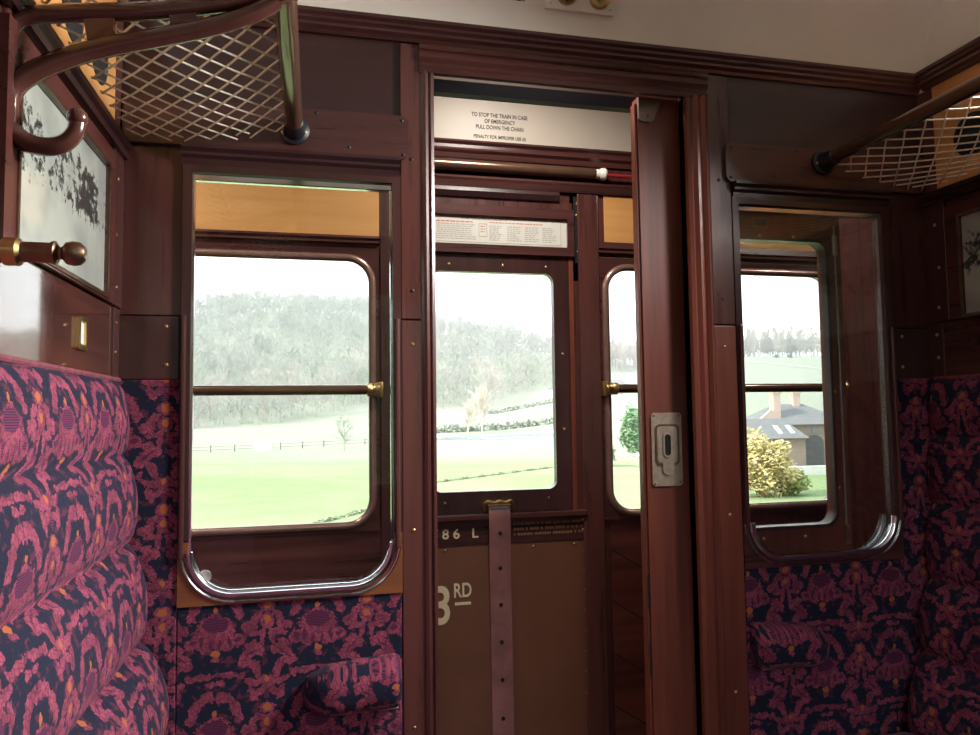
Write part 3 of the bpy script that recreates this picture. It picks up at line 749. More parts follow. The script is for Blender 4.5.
rack(0, 'left luggage rack of cream string net with brown iron hook bracket')
rack(1, 'right luggage rack of cream string net on a brown tube')

# ================================================================== SMALL WALL FITTINGS
def art_mat(name, seed, dark):
    m, nt, b = new_mat(name)
    v = mapping(nt, 'Object', (1, 9, 9))
    ad = nt.nodes.new('ShaderNodeVectorMath'); ad.inputs[1].default_value = (seed, seed * 2, seed * .7); nt.links.new(v, ad.inputs[0])
    n1 = tex_noise(nt, ad.outputs[0], 1.1, 2); n2 = tex_noise(nt, ad.outputs[0], 5, 6, .7)
    sp = nt.nodes.new('ShaderNodeSeparateXYZ'); tc = nt.nodes.new('ShaderNodeTexCoord'); nt.links.new(tc.outputs['Object'], sp.inputs[0])
    z = Ex(nt, sp.outputs[2])
    band = (z - .17).abs().ramp(.11, .02)
    f = ((n1 * .5 + n2 * .6) * (band * .45 + .6)).ramp(.555, .63)
    base = mixc(nt, n1.ramp(.3, .7), (.30, .33, .30), (.45, .49, .43))
    c = mixc(nt, f * dark, base, (.015, .018, .02))
    nt.links.new(c, b.inputs['Base Color']); b.inputs['Roughness'].default_value = .25
    b.inputs['Coat Weight'].default_value = 1; b.inputs['Coat Roughness'].default_value = .03
    return m
def picture(side, label, seed):
    xw = XL if side == 0 else XR; sg = 1 if side == 0 else -1
    t = thing('framed_picture', label, 'picture', (xw, -.343, 1.478), 'framed black and white pictures above the seats')
    bm = ring(bmesh.new(), rrect(-.605, -.080, 1.478, 1.776, .002, 2), rrect(-.559, -.124, 1.487, 1.736, .002, 2), xw - sg * .003, xw + sg * .010, 'yz')
    obj('frame', bm, M['mahog_y'], t)
    obj('slip', ring(bmesh.new(), rrect(-.566, -.117, 1.481, 1.743, .001, 1), rrect(-.559, -.124, 1.488, 1.736, .001, 1), xw + sg * .009, xw + sg * .0125, 'yz'), M['bronze'], t)
    obj('print', B(xw - sg * .002, xw + sg * .003, -.560, -.122, 1.486, 1.738), art_mat('engraving_print_%d' % seed, seed, .95), t)
picture(0, 'framed black and white print above the left seat, partly hidden by the rack bracket', 3)
picture(1, 'framed black and white print above the right seat at the picture edge', 11)

th = thing('ticket_holder', 'small brass reservation card holder above the left seat back', 'card holder', (XL, -.252, 1.372))
obj('frame', ring(bmesh.new(), rrect(-.276, -.226, 1.371, 1.427, .003, 2), rrect(-.266, -.236, 1.380, 1.420, .002, 2), XL, XL + .006, 'yz'), M['brass'], th)
obj('card', B(XL - .001, XL + .002, -.268, -.234, 1.379, 1.421), M['paper'], th)

cp = thing('coat_peg', 'turned bronze coat peg with round knob on the left wall', 'coat peg', (XL, -.66, 1.435))
bm = lathe(bmesh.new(), [(.030, 0), (.030, .006), (.016, .010), (.014, .030), (.0125, .05), (.0125, .082), (.0145, .085), (.0145, .088), (.0075, .092), (.0075, .095), (.0135, .100), (.0150, .107), (.0140, .115), (.008, .121), (0, .122)], (XL, -.66, 1.453), (1, 0, 0), 20)
obj('peg', bm, M['bronze'], cp, True)
obj('collar', lathe(bmesh.new(), [(.0132, 0), (.017, .003), (.017, .018), (.0132, .022)], (XL + .030, -.66, 1.453), (1, 0, 0), 20), M['brass'], cp, True)

# switch plate on the cove
p, d, n = cove(.29)
sw = thing('switch_panel', 'white board with two round brass switches on the ceiling cove', 'light switch', (.59, p.y, p.z))
def on_cove(x, t, h):
    p, d, n = cove(t); return Vector((x, p.y, p.z)) + n * h
bm = bmesh.new()
V = [[bm.verts.new(on_cove(x, t, h)) for x in (.522, .692)] for t, h in ((.155, 0), (.155, .014), (.42, .014), (.42, 0))]
for i in range(3): bm.faces.new((V[i][0], V[i][1], V[i + 1][1], V[i + 1][0]))
bm.faces.new((V[0][0], V[1][0], V[2][0], V[3][0])); bm.faces.new((V[0][1], V[3][1], V[2][1], V[1][1])); bm.faces.new((V[0][0], V[3][0], V[3][1], V[0][1]))
pl = obj('plate', bm, M['white'], sw)
for xx in (.532, .682): obj('screw', screw_bm(*on_cove(xx, .185, .0145), .003, cove(.185)[2]), M['steel'], pl, True)
for k, xx in enumerate((.570, .652)):
    c = on_cove(xx, .255, .0135); ax = cove(.255)[2]
    if k == 0: pf = [(.026, 0), (.026, .005), (.022, .012), (.014, .017), (0, .019)]
    else: pf = [(.027, 0), (.027, .005), (.025, .010), (.018, .013), (.012, .012), (.011, .016), (.008, .016), (.008, .006), (0, .006)]
    s_ = obj('switch', lathe(bmesh.new(), pf, c, ax, 26), M['brass'], sw, True)
    if k == 0:
        bm = bmesh.new()
        for a in range(10):
            u_ = ax.orthogonal().normalized(); w_ = ax.cross(u_); an = 2 * PI * a / 10
            e = c + ax * .0145 + (u_ * math.cos(an) + w_ * math.sin(an)) * .016
            ball(bm, e, .0022, u=6, v=4)
        obj('pierced_rose', bm, M['void'], s_)
    else: obj('toggle_hole', lathe(bmesh.new(), [(.0082, 0), (.0082, .0008), (0, .0008)], c + ax * .0135, ax, 14), M['void'], s_)
# ================================================================== LANDSCAPE BEYOND THE WINDOWS
def sst(a, b, x):
    t = max(0, min(1, (x - a) / (b - a))); return t * t * (3 - 2 * t)
def lerp_table(tb, a):
    if a <= tb[0][0]: return tb[0][1]
    for (p, u), (q, v) in zip(tb, tb[1:]):
        if a <= q: return u + (v - u) * (a - p) / (q - p)
    return tb[-1][1]
MID = [(-.6, -1), (-.16, -1.4), (-.05, -.8), (.07, .4), (.16, 1.2), (.25, 2.0), (.33, 5.5), (.41, 8), (.5, 9), (.62, 11), (.8, 12), (1.3, 14)]
TOP = [(-.6, 60), (-.16, 61), (-.05, 66), (.07, 64), (.16, 53), (.25, 47), (.33, 39), (.41, 36), (.5, 35), (.62, 36), (.8, 37), (1.3, 38)]
def ground(x, y):
    a = x / max(y, 1)
    base = -4.6 - 1.2 * sst(.4, .65, a) * sst(25, 60, y) - .8 * sst(60, 20, y)
    mid, top = lerp_table(MID, a), lerp_table(TOP, a)
    z = base + (mid - base) * sst(95, 255, y)
    z += (top - mid) * (sst(225, 470, y) if a < .5 else sst(215, 430, y))
    z += .5 * noise.noise((x * .02, y * .02, 0)) * sst(40, 120, y)
    if y < 26: z = z + (-1.3 - z) * sst(24, 4, y)
    return z
def earth_mat():
    m, nt, b = new_mat('meadow_grass')
    v = mapping(nt, 'Object', (1, 1, 1))
    n = tex_noise(nt, v, .045, 4); n2 = tex_noise(nt, v, .5, 5, .7); n3 = tex_noise(nt, v, .012, 2)
    g = mixc(nt, n.ramp(.35, .65), (.185, .255, .105), (.25, .30, .15))
    g = mixc(nt, n2.ramp(.4, .75) * .4, g, (.28, .28, .19))
    tc = nt.nodes.new('ShaderNodeTexCoord'); sp = nt.nodes.new('ShaderNodeSeparateXYZ'); nt.links.new(tc.outputs['Object'], sp.inputs[0])
    # a paler grazed meadow further out and to the right, winter leaf litter under the wood
    X, Y = Ex(nt, sp.outputs[0]), Ex(nt, sp.outputs[1])
    pale = (X * 1.6 + Y + n3 * 40).ramp(70, 150) * Y.ramp(72, 115) * .75
    g = mixc(nt, pale, g, (.29, .28, .235))
    nt.links.new(g, b.inputs['Base Color']); b.inputs['Roughness'].default_value = .95; b.inputs['Specular IOR Level'].default_value = .1
    return m
AZ = [-.62 + .016 * k for k in range(122)]
YS = [3.0 + 1.6 * k for k in range(16)] + [30 + 6 * k for k in range(40)] + [274 + 9 * k for k in range(30)] + [560, 620, 700, 900]
bm = bmesh.new(); G = []
for y in YS:
    G.append([bm.verts.new((a * (y + 6), y, ground(a * (y + 6), y))) for a in AZ])
for A, C in zip(G, G[1:]):
    for i in range(len(AZ) - 1): bm.faces.new((A[i], A[i + 1], C[i + 1], C[i]))
tag(obj('ground', bm, earth_mat(), smooth='all', loc=(0, 0, 0)), 'green meadow rising to the hillside beyond the train windows', 'field', kind='structure')

def leafy(name, c1, c2, sc=.6):
    m, nt, b = new_mat(name); v = mapping(nt, 'Object'); n = tex_noise(nt, v, sc, 4)
    nt.links.new(mixc(nt, n.ramp(.35, .65), c1, c2), b.inputs['Base Color']); b.inputs['Roughness'].default_value = .9
    b.inputs['Specular IOR Level'].default_value = .1; return m
BARK = [leafy('grey_bare_twigs', (.25, .26, .22), (.38, .38, .33)), leafy('olive_bare_twigs', (.23, .27, .20), (.36, .39, .30)), leafy('pink_grey_twigs', (.33, .30, .26), (.48, .43, .38))]
STRAW = leafy('straw_twigs', (.46, .40, .32), (.62, .55, .46))
GOLD = leafy('golden_foliage', (.42, .35, .13), (.62, .50, .27), 1.2)
FIR = leafy('dark_conifer', (.05, .10, .06), (.10, .17, .10), 1)

def limb(bm, a, b, r0, r1):
    t = (b - a)
    if t.length < 1e-4: return
    t.normalize(); u = t.orthogonal().normalized(); w = t.cross(u); R = []
    for p, r in ((a, r0), (b, r1)): R.append([bm.verts.new(p + (u * math.cos(2.0944 * k) + w * math.sin(2.0944 * k)) * r) for k in range(3)])
    for k in range(3): bm.faces.new((R[0][k], R[0][(k + 1) % 3], R[1][(k + 1) % 3], R[1][k]))
def bare_tree(seed, h, spread, depth=3, narrow=False, twig=.035):
    """leafless tree: a tapering leader, limbs all the way up it, each forking into upswept twigs"""
    rnd = random.Random(seed); bm = bmesh.new()
    def fork(p, d, L, r, k):
        q = p + d * L; limb(bm, p, q, r, max(r * .6, twig * .7))
        if k == 0: return
        for i in range(4):
            ang = rnd.uniform(.25, .75); az = rnd.uniform(0, 2 * PI); u = d.orthogonal().normalized(); w = d.cross(u)
            nd = (d * math.cos(ang) + (u * math.cos(az) + w * math.sin(az)) * math.sin(ang) + Vector((0, 0, .22))).normalized()
            fork(p + d * L * (.35 + .65 * (i + rnd.random() * .5) / 4), nd, L * rnd.uniform(.45, .65), max(r * .55, twig), k - 1)
    p = Vector((0, 0, -.4)); d = Vector((rnd.uniform(-.06, .06), rnd.uniform(-.06, .06), 1)).normalized(); n = 11; r0 = h * .017
    for i in range(n):
        q = p + d * (h * .80 / n); limb(bm, p, q, r0 * (1 - i / n) + twig, r0 * (1 - (i + 1) / n) + twig)
        f = (i + 1) / n
        if f > (.12 if narrow else .24):
            for b_ in range(3):
                az = rnd.uniform(0, 2 * PI); el = (1.05 if narrow else rnd.uniform(.25, .7)) + .25 * f
                L = h * spread * (.30 * math.sin(PI * min(1, .18 + .80 * f)) ** .7) * rnd.uniform(.75, 1.1)
                fork(q, Vector((math.cos(az) * math.cos(el), math.sin(az) * math.cos(el), math.sin(el))), L, r0 * .45 * (1 - f) + twig, depth - 1)
        d = (d + Vector((rnd.uniform(-.12, .12), rnd.uniform(-.12, .12), .05))).normalized(); p = q
    return bm
def mesh_of(name, bm, mat):
    me = bpy.data.meshes.new(name); bm.to_mesh(me); bm.free(); me.materials.append(mat); return me
KIND = [mesh_of('bare_tree_%s' % k, bare_tree(s, h, sp, 3, k == 'alder'), BARK[b]) for k, s, h, sp, b in (('oak', 1, 14, 1.25, 0), ('ash', 2, 15, 1.0, 1), ('birch', 3, 15, .6, 2), ('elm', 5, 17, .65, 0), ('beech', 8, 12.5, 1.3, 2), ('alder', 9, 16, .75, 2))]
rnd = random.Random(42)
def top_tree(name, me, x, y, s, label, cat='tree', group=None, sz=1):
    o = bpy.data.objects.new(name, me); COL.objects.link(o); o.location = (x, y, ground(x, y) - .1)
    o.scale = (s, s, s * sz); o.rotation_euler.z = rnd.uniform(0, 6.28); return tag(o, label, cat, group)
# spots for the wood: left and middle hillside, upper edge on the right
EDGE = [(-.3, 222), (-.16, 228), (-.03, 240), (.03, 252), (.08, 275), (.16, 255), (.25, 262), (.30, 285), (.33, 330), (.38, 345), (.41, 345), (.5, 360), (.60, 392), (1.0, 398)]
def scatter(n, a0, a1, depth, gap):
    out = []; t = 0
    while len(out) < n and t < 30000:
        t += 1; a = rnd.uniform(a0, a1); e = lerp_table(EDGE, a); y = e + depth * rnd.random(); x = a * y
        if y > 482 or any((x - p[0]) ** 2 + (y - p[1]) ** 2 < gap * gap for p in out): continue
        out.append((x, y))
    return sorted(out, key=lambda p: p[1] - lerp_table(EDGE, p[0] / p[1]))
hill = scatter(760, -.30, .37, 250, 5.0); sky = scatter(300, .37, .90, 48, 2.6)
for x, y in sky[:125]:
    top_tree('bare_tree', KIND[rnd.choice((2, 5, 5))], x, y, rnd.uniform(.9, 1.2), 'slender leafless tree in the wood along the skyline above the cottage', 'tree', 'bare trees above the cottage', 1.25)
for x, y in hill[:165]:
    top_tree('bare_tree', KIND[rnd.randrange(5)], x, y, rnd.uniform(.85, 1.2), 'leafless tree in the hazy wood on the hillside', 'tree', 'bare trees on the hillside')
# the deep part of the wood, past counting
import array
def merged(name, places, mat):
    V, F, off = [], [], 0
    for (x, y) in places:
        me = KIND[rnd.randrange(5)]; s = rnd.uniform(.85, 1.2); an = rnd.uniform(0, 6.28); c, q = math.cos(an) * s, math.sin(an) * s; z = ground(x, y)
        V += [(x + v.co.x * c - v.co.y * q, y + v.co.x * q + v.co.y * c, z + v.co.z * s) for v in me.vertices]
        F += [tuple(i + off for i in p.vertices) for p in me.polygons]; off = len(V)
    me = bpy.data.meshes.new(name); me.from_pydata(V, [], F); me.materials.append(mat)
    o = bpy.data.objects.new(name, me); COL.objects.link(o); return o
tag(merged('woodland', hill[165:] + sky[125:] + [(a * y, y) for a, y in [(rnd.uniform(-.62, -.30), rnd.uniform(226, 470)) for k in range(210)]] + [(a * y, y) for a, y in [(rnd.uniform(-.3, .37), rnd.uniform(446, 500)) for k in range(170)]], BARK[0]), 'dense leafless woodland covering the upper hillside', 'woodland', kind='stuff')
# undergrowth: low scrub covering the floor of the wood
bm = bmesh.new()
for k in range(2600):
    a = rnd.uniform(-.3, .34); y = rnd.uniform(222, 470)
    if y < lerp_table([(-.3, 224), (-.16, 230), (.03, 254), (.08, 277), (.16, 257), (.34, 300)], a): continue
    x = a * y; z = ground(x, y)
    for j in range(5):
        p = Vector((x + rnd.uniform(-2, 2), y + rnd.uniform(-2, 2), z - .2)); limb(bm, p, p + Vector((rnd.uniform(-1.2, 1.2), rnd.uniform(-1.2, 1.2), rnd.uniform(1.5, 4.5))), .10, .03)
tag(obj('undergrowth', bm, BARK[1], loc=(0, 300, 0)), 'tangled scrub covering the floor of the hillside wood', 'undergrowth', kind='stuff')

# single trees standing in the fields
def lone(name, bm, mat, x, y, label, cat='tree'):
    for v in bm.verts: v.co += Vector((x, y, ground(x, y)))
    return tag(obj(name, bm, mat, loc=(x, y, ground(x, y))), label, cat)
lone('bare_tree', bare_tree(21, 7.4, .75, 3, twig=.02), BARK[1], 4.6, 121, 'small leafless tree alone in the field, right of the pale hut')
lone('bare_poplar', bare_tree(31, 11.5, 1.0, 3, True, .05), STRAW, 34.2, 150, 'tall pale leafless poplar seen through the door window, taller of two')
lone('bare_poplar', bare_tree(33, 8.8, 1.0, 3, True, .05), STRAW, 31.4, 152, 'shorter pale poplar just left of the taller one, seen through the door window')
def conifer(h, w, seed):
    r = random.Random(seed); bm = bmesh.new(); limb(bm, Vector((0, 0, -.2)), Vector((0, 0, h)), .16, .03)
    for k in range(420):
        f = r.random() ** .8; z = h * (.08 + .9 * f); rad = w * (1 - f) * r.uniform(.5, 1); an = r.uniform(0, 6.28)
        limb(bm, Vector((0, 0, z)), Vector((rad * math.cos(an), rad * math.sin(an), z - rad * .35)), .10, .03)
    return bm
lone('conifer', conifer(13, 2.2, 1), FIR, 78.0, 452, 'left one of two dark conifers on the hill crest, in the door window', 'tree')
lone('conifer', conifer(12, 2.2, 2), FIR, 83.5, 452, 'right one of two dark conifers on the hill crest, in the door window', 'tree')
def shrub(seed, r0, h, n, leaf=.16):
    r = random.Random(seed); bm = bmesh.new()
    for k in range(14):
        an = r.uniform(0, 6.28); limb(bm, Vector((0, 0, -.2)), Vector((math.cos(an) * r0 * .6, math.sin(an) * r0 * .6, h * r.uniform(.6, .95))), .06, .02)
    for k in range(n):
        d = Vector((r.gauss(0, 1), r.gauss(0, 1), r.gauss(0, 1))).normalized() * (r.random() ** .45)
        lump = 1 + .55 * noise.noise(d * 2.0 + Vector((seed, 0, 0)))
        p = Vector((d.x * r0 * lump, d.y * r0 * lump, h * .52 + d.z * h * .5 * lump)); u = Vector((r.gauss(0, 1), r.gauss(0, 1), r.gauss(0, 1) - .3)).normalized(); w = u.orthogonal().normalized()
        l = leaf * r.uniform(.7, 1.8)
        bm.faces.new([bm.verts.new(p + u * a * l * 1.7 + w * b * l * .6) for a, b in ((-1, 0), (0, -1), (1, 0), (0, 1))])
    return bm
lone('garden_tree', shrub(4, 2.45, 5.0, 9000, .095), GOLD, 35.5, 52.5, 'golden leaved tree in front of the cottage, seen through the right window', 'tree')
lone('garden_shrub', shrub(9, 1.5, 2.2, 1800, .11), leafy('yellow_green_leaves', (.22, .27, .08), (.36, .38, .16), 1), 38.6, 53, 'yellow green shrub at the foot of the golden tree', 'shrub')
lone('leafy_bush', shrub(12, 1.7, 6.6, 2600, .17), leafy('fresh_green_leaves', (.12, .24, .10), (.22, .34, .17), 1), 45.6, 100, 'feathery green bush beside the sliding door stile, seen in the narrow window', 'bush')
lone('garden_shrub', shrub(15, 1.5, 2.6, 900, .18), leafy('olive_leaves', (.20, .24, .12), (.30, .33, .19), 1), 31.0, 76, 'olive shrub left of the green bush in the narrow window', 'shrub')
for k, (x, y) in enumerate(((258, 372), (267, 372))):
    lone('dark_bush', shrub(20 + k, 1.0, 1.8, 160, .3), FIR, x, y, ('left' if k == 0 else 'right') + ' of two tiny dark bushes on the far right field', 'bush')

# field fence with posts and two rails
WOODY = leafy('weathered_fence_wood', (.14, .13, .11), (.22, .21, .18))
ff = thing('field_fence', 'thin post and rail fence crossing the green field', 'fence', (-6, 130, -4))
pts = [(-31 + 3.6 * k, 124 + 10 * sst(0, 14, k)) for k in range(14)]
rb = bmesh.new()
for (x, y), (x2, y2) in zip(pts, pts[1:]):
    for hh in (.45, .95): limb(rb, Vector((x, y, ground(x, y) + hh)), Vector((x2, y2, ground(x2, y2) + hh)), .035, .035)
obj('rails', rb, WOODY, ff)
for x, y in pts: obj('post', B(x - .08, x + .08, y - .08, y + .08, ground(x, y) - .2, ground(x, y) + 1.2), WOODY, ff)
# pale hut by the fence
PALE = flat('whitewash', (.62, .61, .57), .8, 0, .05)
x, y = -8.6, 128.0; z = ground(x, y)
hu = thing('field_hut', 'tiny pale hut beside the fence in the green field', 'hut', (x, y, z))
obj('wall', B(x - 1.3, x + 1.3, y - .8, y + .8, z - .1, z + .9), PALE, hu)
obj('roof', prism(bmesh.new(), [(y - .95, z + .9), (y + .95, z + .9), (y, z + 1.35)], x - 1.4, x + 1.4, 'yz'), PALE, hu)
# near hedge line that curves across the bottom of the view
HEDGE = leafy('hedge_leaves', (.20, .23, .14), (.31, .34, .22), 2)
bm = bmesh.new()
for k in range(3600):
    f = rnd.random() ** .8; x = -4 + 29 * f; y = lerp_table([(-4, 37.5), (-2, 40), (3.3, 47), (10, 62), (25, 75)], x) + rnd.uniform(-.3, .3); z = ground(x, y) + rnd.uniform(0, .12 + .08 * math.sin(x * 3))
    u = Vector((rnd.gauss(0, 1), rnd.gauss(0, 1), rnd.gauss(0, 1))).normalized(); w = u.orthogonal().normalized(); p = Vector((x, y, z))
    bm.faces.new([bm.verts.new(p + u * a * .12 + w * b * .05) for a, b in ((-1, 0), (0, -1), (1, 0), (0, 1))])
tag(obj('rough_grass', bm, HEDGE, loc=(10, 38, -5)), 'strip of rough dark grass curving along the near edge of the field', 'grass', kind='stuff')
# pond in the middle field
bm = bmesh.new(); pz = -3.85
vs = [bm.verts.new((41 + 19 * math.cos(t) * (1 + .12 * math.sin(3 * t)), 140 + 5.5 * math.sin(t), max(ground(41 + 19 * math.cos(t), 140 + 5.5 * math.sin(t)), -4.6) + .06)) for t in [2 * PI * k / 40 for k in range(40)]]
bm.faces.new(vs)
m, nt, b = new_mat('pond_water'); b.inputs['Base Color'].default_value = (.18, .25, .27, 1); b.inputs['Roughness'].default_value = .12
tag(obj('pond', bm, m, loc=(41, 140, -4)), 'pale blue pond across the middle field, seen in the door window', 'pond', kind='structure')
# hedges on the far fields
for (x0, y0, x1, y1, n, lb) in ((52, 232, 104, 236, 900, 'dark hedge crossing the far field below the hillside cottages'), (16, 158, 56, 160, 800, 'low hedge behind the pond in the middle field')):
    bm = bmesh.new()
    for k in range(n):
        f = rnd.random(); x = x0 + (x1 - x0) * f; y = y0 + (y1 - y0) * f + rnd.uniform(-.8, .8); p = Vector((x, y, ground(x, y) + rnd.uniform(0, 1.5)))
        u = Vector((rnd.gauss(0, 1), rnd.gauss(0, 1), rnd.gauss(0, 1))).normalized(); w = u.orthogonal().normalized()
        bm.faces.new([bm.verts.new(p + u * a * .6 + w * b * .3) for a, b in ((-1, 0), (0, -1), (1, 0), (0, 1))])
    tag(obj('hedge', bm, BARK[1]), lb, 'hedge')
# pale path climbing the right hand field
bm = bmesh.new(); P = [(196 + 62 * f + 3 * math.sin(f * 5), 392 - 130 * f) for f in [k / 24 for k in range(25)]]
row = [[bm.verts.new((x + s * 1.1, y, ground(x + s * 1.1, y) + .25)) for s in (-1, 1)] for x, y in P]
for a, c in zip(row, row[1:]): bm.faces.new((a[0], a[1], c[1], c[0]))
tag(obj('field_path', bm, flat('chalky_track', (.52, .50, .43), .9, 0, .1)), 'pale track running diagonally down the far right field', 'path', kind='structure')

# unseen dark bank added behind the viewer to darken reflections in the glass
bm = bmesh.new(); G = []
for j in range(12):
    yy = -5.5 - j * 1.0; zz = -1.3 + 5.2 * sst(0, 9, j)
    G.append([bm.verts.new((-60 + 4 * i, yy + .4 * noise.noise((i * .7, j * .9, 3)), zz + .5 * noise.noise((i * .5, j * .7, 0)))) for i in range(31)])
for A, C in zip(G, G[1:]):
    for i in range(30): bm.faces.new((A[i], A[i + 1], C[i + 1], C[i]))
tag(obj('screen_bank', bm, leafy('dark_screen', (.02, .028, .012), (.045, .055, .025), 1.5), smooth='all', loc=(0, -10, 0)), 'unseen dark bank added behind the viewer to keep window reflections down', 'bank', kind='structure')

# ------------------------------------------------------------------ houses
def brick_mat(name, c1, c2, mortar, sc):
    m, nt, b = new_mat(name); v = mapping(nt, 'Object', (1, 1, 1), (PI / 2, 0, 0))
    n = nt.nodes.new('ShaderNodeTexBrick'); n.inputs['Scale'].default_value = sc
    for i, c in ((1, c1), (2, c2), (3, mortar)): n.inputs[i].default_value = (*c, 1)
    n.inputs['Mortar Size'].default_value = .012; nt.links.new(v, n.inputs['Vector']); nt.links.new(n.outputs[0], b.inputs['Base Color']); b.inputs['Roughness'].default_value = .9
    return m
BR = brick_mat('brown_brick', (.20, .14, .11), (.26, .185, .15), (.27, .24, .21), 4)
SL = brick_mat('grey_slate', (.15, .145, .145), (.20, .19, .19), (.09, .09, .09), 3)
CH = brick_mat('pink_chimney_brick', (.42, .30, .25), (.50, .36, .31), (.45, .40, .36), 4)
def hip_roof(bm, x0, x1, y0, y1, ze, zr, inset):
    ym = (y0 + y1) / 2
    e = [bm.verts.new(p) for p in ((x0, y0, ze), (x1, y0, ze), (x1, y1, ze), (x0, y1, ze))]
    r = [bm.verts.new((x0 + inset[0], ym, zr)), bm.verts.new((x1 - inset[1], ym, zr))]
    bm.faces.new((e[0], e[1], r[1], r[0])); bm.faces.new((e[2], e[3], r[0], r[1])); bm.faces.new((e[1], e[2], r[1])); bm.faces.new((e[3], e[0], r[0])); bm.faces.new(e[::-1])
    return bm
gz = ground(56, 76)
hs = thing('cottage', 'brick cottage with grey slate roofs and two chimneys, seen through the right window', 'house', (56, 76, gz))
obj('front_wall', B(45, 54.9, 73, 78, gz - .5, -1.75), BR, hs)
obj('front_roof', hip_roof(bmesh.new(), 44.7, 55.2, 72.6, 78.4, -1.85, .42, (2.5, 1.6)), SL, hs)
obj('main_wall', B(54.5, 66.5, 80, 87, gz - .5, -.35), BR, hs)
obj('main_roof', hip_roof(bmesh.new(), 54, 67, 79.4, 87.6, -.45, 2.15, (4.2, 4.6)), SL, hs)
obj('gable_wall', prism(bmesh.new(), [(52.2, -.4), (57.0, -.4), (54.7, 1.45)], 79.0, 79.4), CH, hs)
for x0, y0, zt in ((56.7, 81.2, 3.75), (61.2, 83.5, 3.75)):
    c = obj('chimney', B(x0 - .5, x0 + .5, y0 - .5, y0 + .5, -.5, zt), CH, hs)
    obj('chimney_cap', B(x0 - .62, x0 + .62, y0 - .62, y0 + .62, zt - .25, zt), CH, c)
    for k in (-.22, .22): obj('chimney_pot', lathe(bmesh.new(), [(.15, 0), (.13, .4), (.0, .4)], (x0 + k, y0, zt), (0, 0, 1), 8), CH, c)
for xk in (51.9, 53.5):
    n_ = Vector((0, -2.27, 2.9)).normalized()
    bm = bmesh.new(); V = [bm.verts.new((xk + a, 72.6 + f * 2.9, -1.85 + f * 2.27 + .06)) for a, f in ((-.3, .22), (.3, .22), (.3, .62), (-.3, .62))]; bm.faces.new(V)
    obj('skylight', bm, PALE, hs)
bm = bmesh.new(); prism(bm, [(60.0, gz), (62.6, gz), (62.6, -2.8)] + [(61.3 + 1.3 * math.cos(t), -2.8 + 1.0 * math.sin(t)) for t in [PI * k / 8 for k in range(1, 8)]] + [(60.0, -2.8)], 79.9, 80.02)
obj('arched_doorway', bm, flat('dark_doorway', (.06, .06, .06), .8), hs)  # flat dark panel fills the arch
obj('window', prism(bmesh.new(), rrect(61.0, 61.9, -1.6, -.7, (.01, .01, .4, .4), 5), 79.93, 80.02), flat('cottage_window', (.14, .15, .16), .3), hs)
wz = ground(54, 70)
tag(obj('garden_wall', B(46, 60, 70, 70.6, wz - .3, wz + 1.0, bev=.05), brick_mat('pale_stone', (.50, .49, .46), (.60, .59, .56), (.30, .29, .27), 2.2)), 'pale stone garden wall in front of the cottage', 'wall', kind='structure')
for (x, y, w_, lb) in ((88, 262, 4.5, 'small white cottage on the hillside at the right edge of the door window'), (112, 262, 6, 'white farmhouse on the hillside seen in the narrow window'), (60.5, 292, 3.2, 'tiny white cottage among hillside trees in the door window')):
    z = ground(x, y); h_ = thing('hillside_cottage', lb, 'house', (x, y, z))
    obj('wall', B(x - w_ / 2, x + w_ / 2, y - 2, y + 2, z - 1, z + 2.6), PALE, h_)
    obj('roof', hip_roof(bmesh.new(), x - w_ / 2 - .3, x + w_ / 2 + .3, y - 2.3, y + 2.3, z + 2.6, z + 4.3, (.4, .4)), SL, h_)
# pale stones below the green bush
bm = bmesh.new()
for k in range(60):
    x = 42.5 + rnd.uniform(-2.6, 3); y = 96 + rnd.uniform(-1, 1); ball(bm, (x, y, ground(x, y) + .1), rnd.uniform(.25, .5), 1, 1, .6, 7, 5)
tag(obj('rubble', bm, PALE), 'heap of pale stones below the feathery green bush', 'rubble', kind='stuff')

# sunlit winter haze filling the valley
m = bpy.data.materials.new('valley_haze'); m.use_nodes = True; nt = m.node_tree; nt.nodes.clear()
out = nt.nodes.new('ShaderNodeOutputMaterial'); vs_ = nt.nodes.new('ShaderNodeVolumeScatter'); vs_.inputs['Color'].default_value = (.97, .98, 1, 1)
vs_.inputs['Density'].default_value = HAZE; vs_.inputs['Anisotropy'].default_value = .2; nt.links.new(vs_.outputs[0], out.inputs['Volume'])
hz = tag(obj('haze', B(-420, 800, 62, 620, -40, 120), m, loc=(0, 300, -40)), 'pale sunlit haze hanging over the valley and wooded hill', 'haze', kind='stuff')

# ================================================================== LIGHT
w = bpy.data.worlds.new('sky'); S.world = w; w.use_nodes = True; nt = w.node_tree; bg = nt.nodes['Background']
tc = nt.nodes.new('ShaderNodeTexCoord'); sp = nt.nodes.new('ShaderNodeSeparateXYZ'); nt.links.new(tc.outputs['Generated'], sp.inputs[0])
nt.links.new(mixc(nt, Ex(nt, sp.outputs[2]).ramp(.0, .8), (1.0, 1.0, 1.0), (.78, .88, 1.0)), bg.inputs['Color']); bg.inputs['Strength'].default_value = SKY
su = bpy.data.lights.new('sun', 'SUN'); su.energy = SUN; su.angle = math.radians(1.5); su.color = (1, .95, .86)
so = bpy.data.objects.new('sun', su); COL.objects.link(so); so.rotation_euler = Vector((1, .22, -.62)).to_track_quat('-Z', 'Y').to_euler()
def portal(x, y, z, sx, sz, face, power=0, col=(1, 1, 1)):
    l = bpy.data.lights.new('daylight', 'AREA'); l.shape = 'RECTANGLE'; l.size = sx; l.size_y = sz
    o = bpy.data.objects.new('daylight', l); COL.objects.link(o); o.location = (x, y, z)
    o.rotation_euler = Vector((0, face, 0)).to_track_quat('-Z', 'Z').to_euler()
    if power: l.energy = power; l.color = col
    else: l.cycles.is_portal = True
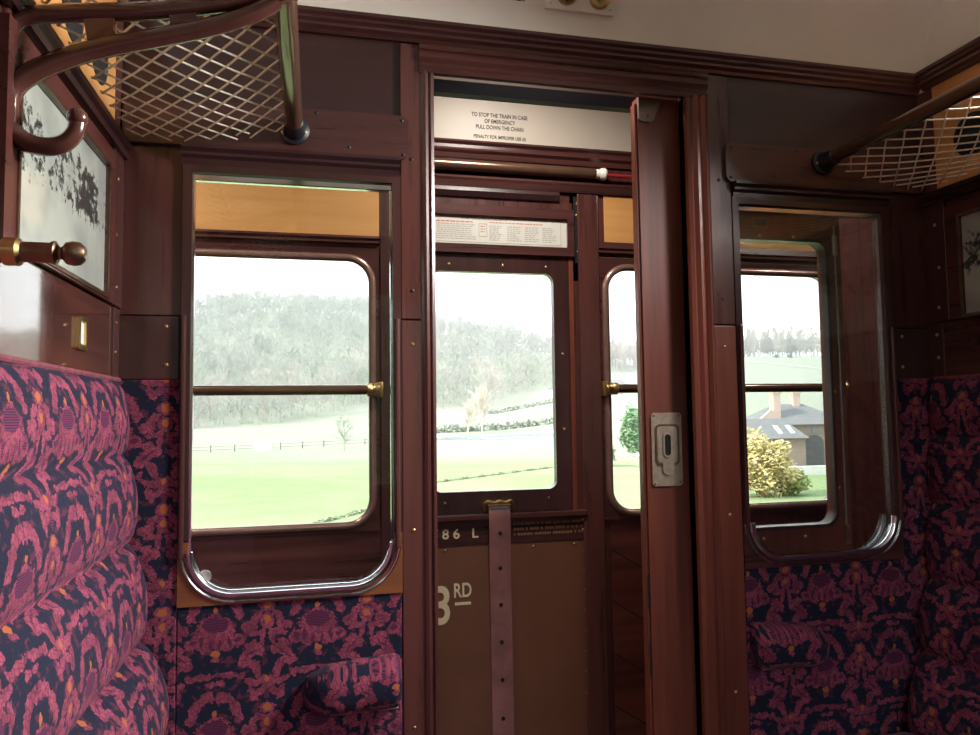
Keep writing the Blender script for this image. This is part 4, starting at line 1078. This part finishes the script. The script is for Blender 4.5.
for a in ((-.26, YO + .06, 1.34, .90, .9, -1), (.572, YO + .06, 1.36, .44, .76, -1), (1.41, YO + .06, 1.34, .94, .9, -1)): portal(*a)
for a in ((-.075, YB - .05, 1.36, .45, 1.0, 1), (.60, YB - .05, 1.39, .66, .94, 1), (1.275, YB - .05, 1.36, .45, 1.0, 1)): portal(*a)
# added fill lights: one aimed at the left seat, three under the corridor ceiling
def fill_light(p, to, r, power, col, spread=160):
    l = bpy.data.lights.new('added_fill', 'AREA'); l.shape = 'DISK'; l.size = r; l.spread = math.radians(spread); l.energy = power; l.color = col
    o = bpy.data.objects.new('added_fill', l); COL.objects.link(o); o.location = p
    o.rotation_euler = (Vector(to) - Vector(p)).to_track_quat('-Z', 'Y').to_euler()
fill_light((1.44, -.66, 2.02), (-.36, -.58, 1.0), .34, FILL, (1, .95, .92), 92)
for x, k in ((-.75, 1), (.58, 1.1), (2.2, .6)): fill_light((x, .15, 2.44), (x, .36, 0), .22, CORR * k, (1, .93, .84))

# ================================================================== CAMERA
cam = bpy.data.cameras.new('camera'); co = bpy.data.objects.new('camera', cam); COL.objects.link(co)
yaw, pitch, roll = .232559, .0643794, -.0132232
f = Vector((math.sin(yaw) * math.cos(pitch), math.cos(yaw) * math.cos(pitch), math.sin(pitch)))
r0 = Vector((math.cos(yaw), -math.sin(yaw), 0)); u0 = r0.cross(f)
r = r0 * math.cos(roll) + u0 * math.sin(roll); u = u0 * math.cos(roll) - r0 * math.sin(roll)
co.matrix_world = Matrix(((r.x, u.x, -f.x, 0), (r.y, u.y, -f.y, -1.64), (r.z, u.z, -f.z, 1.25), (0, 0, 0, 1)))
cam.sensor_width = 36; cam.lens = 36 * 737.03 / 980; cam.clip_start = .02; cam.clip_end = 3000
S.camera = co
S.view_settings.view_transform = 'Standard'; S.view_settings.look = 'None'; S.view_settings.exposure = EXPOSURE; S.view_settings.gamma = 1
S.view_settings.use_curve_mapping = False
S.cycles.use_denoising = True; S.cycles.max_bounces = 8; S.cycles.transparent_max_bounces = 24
S.cycles.sample_clamp_indirect = 6; S.cycles.caustics_reflective = False; S.cycles.caustics_refractive = False
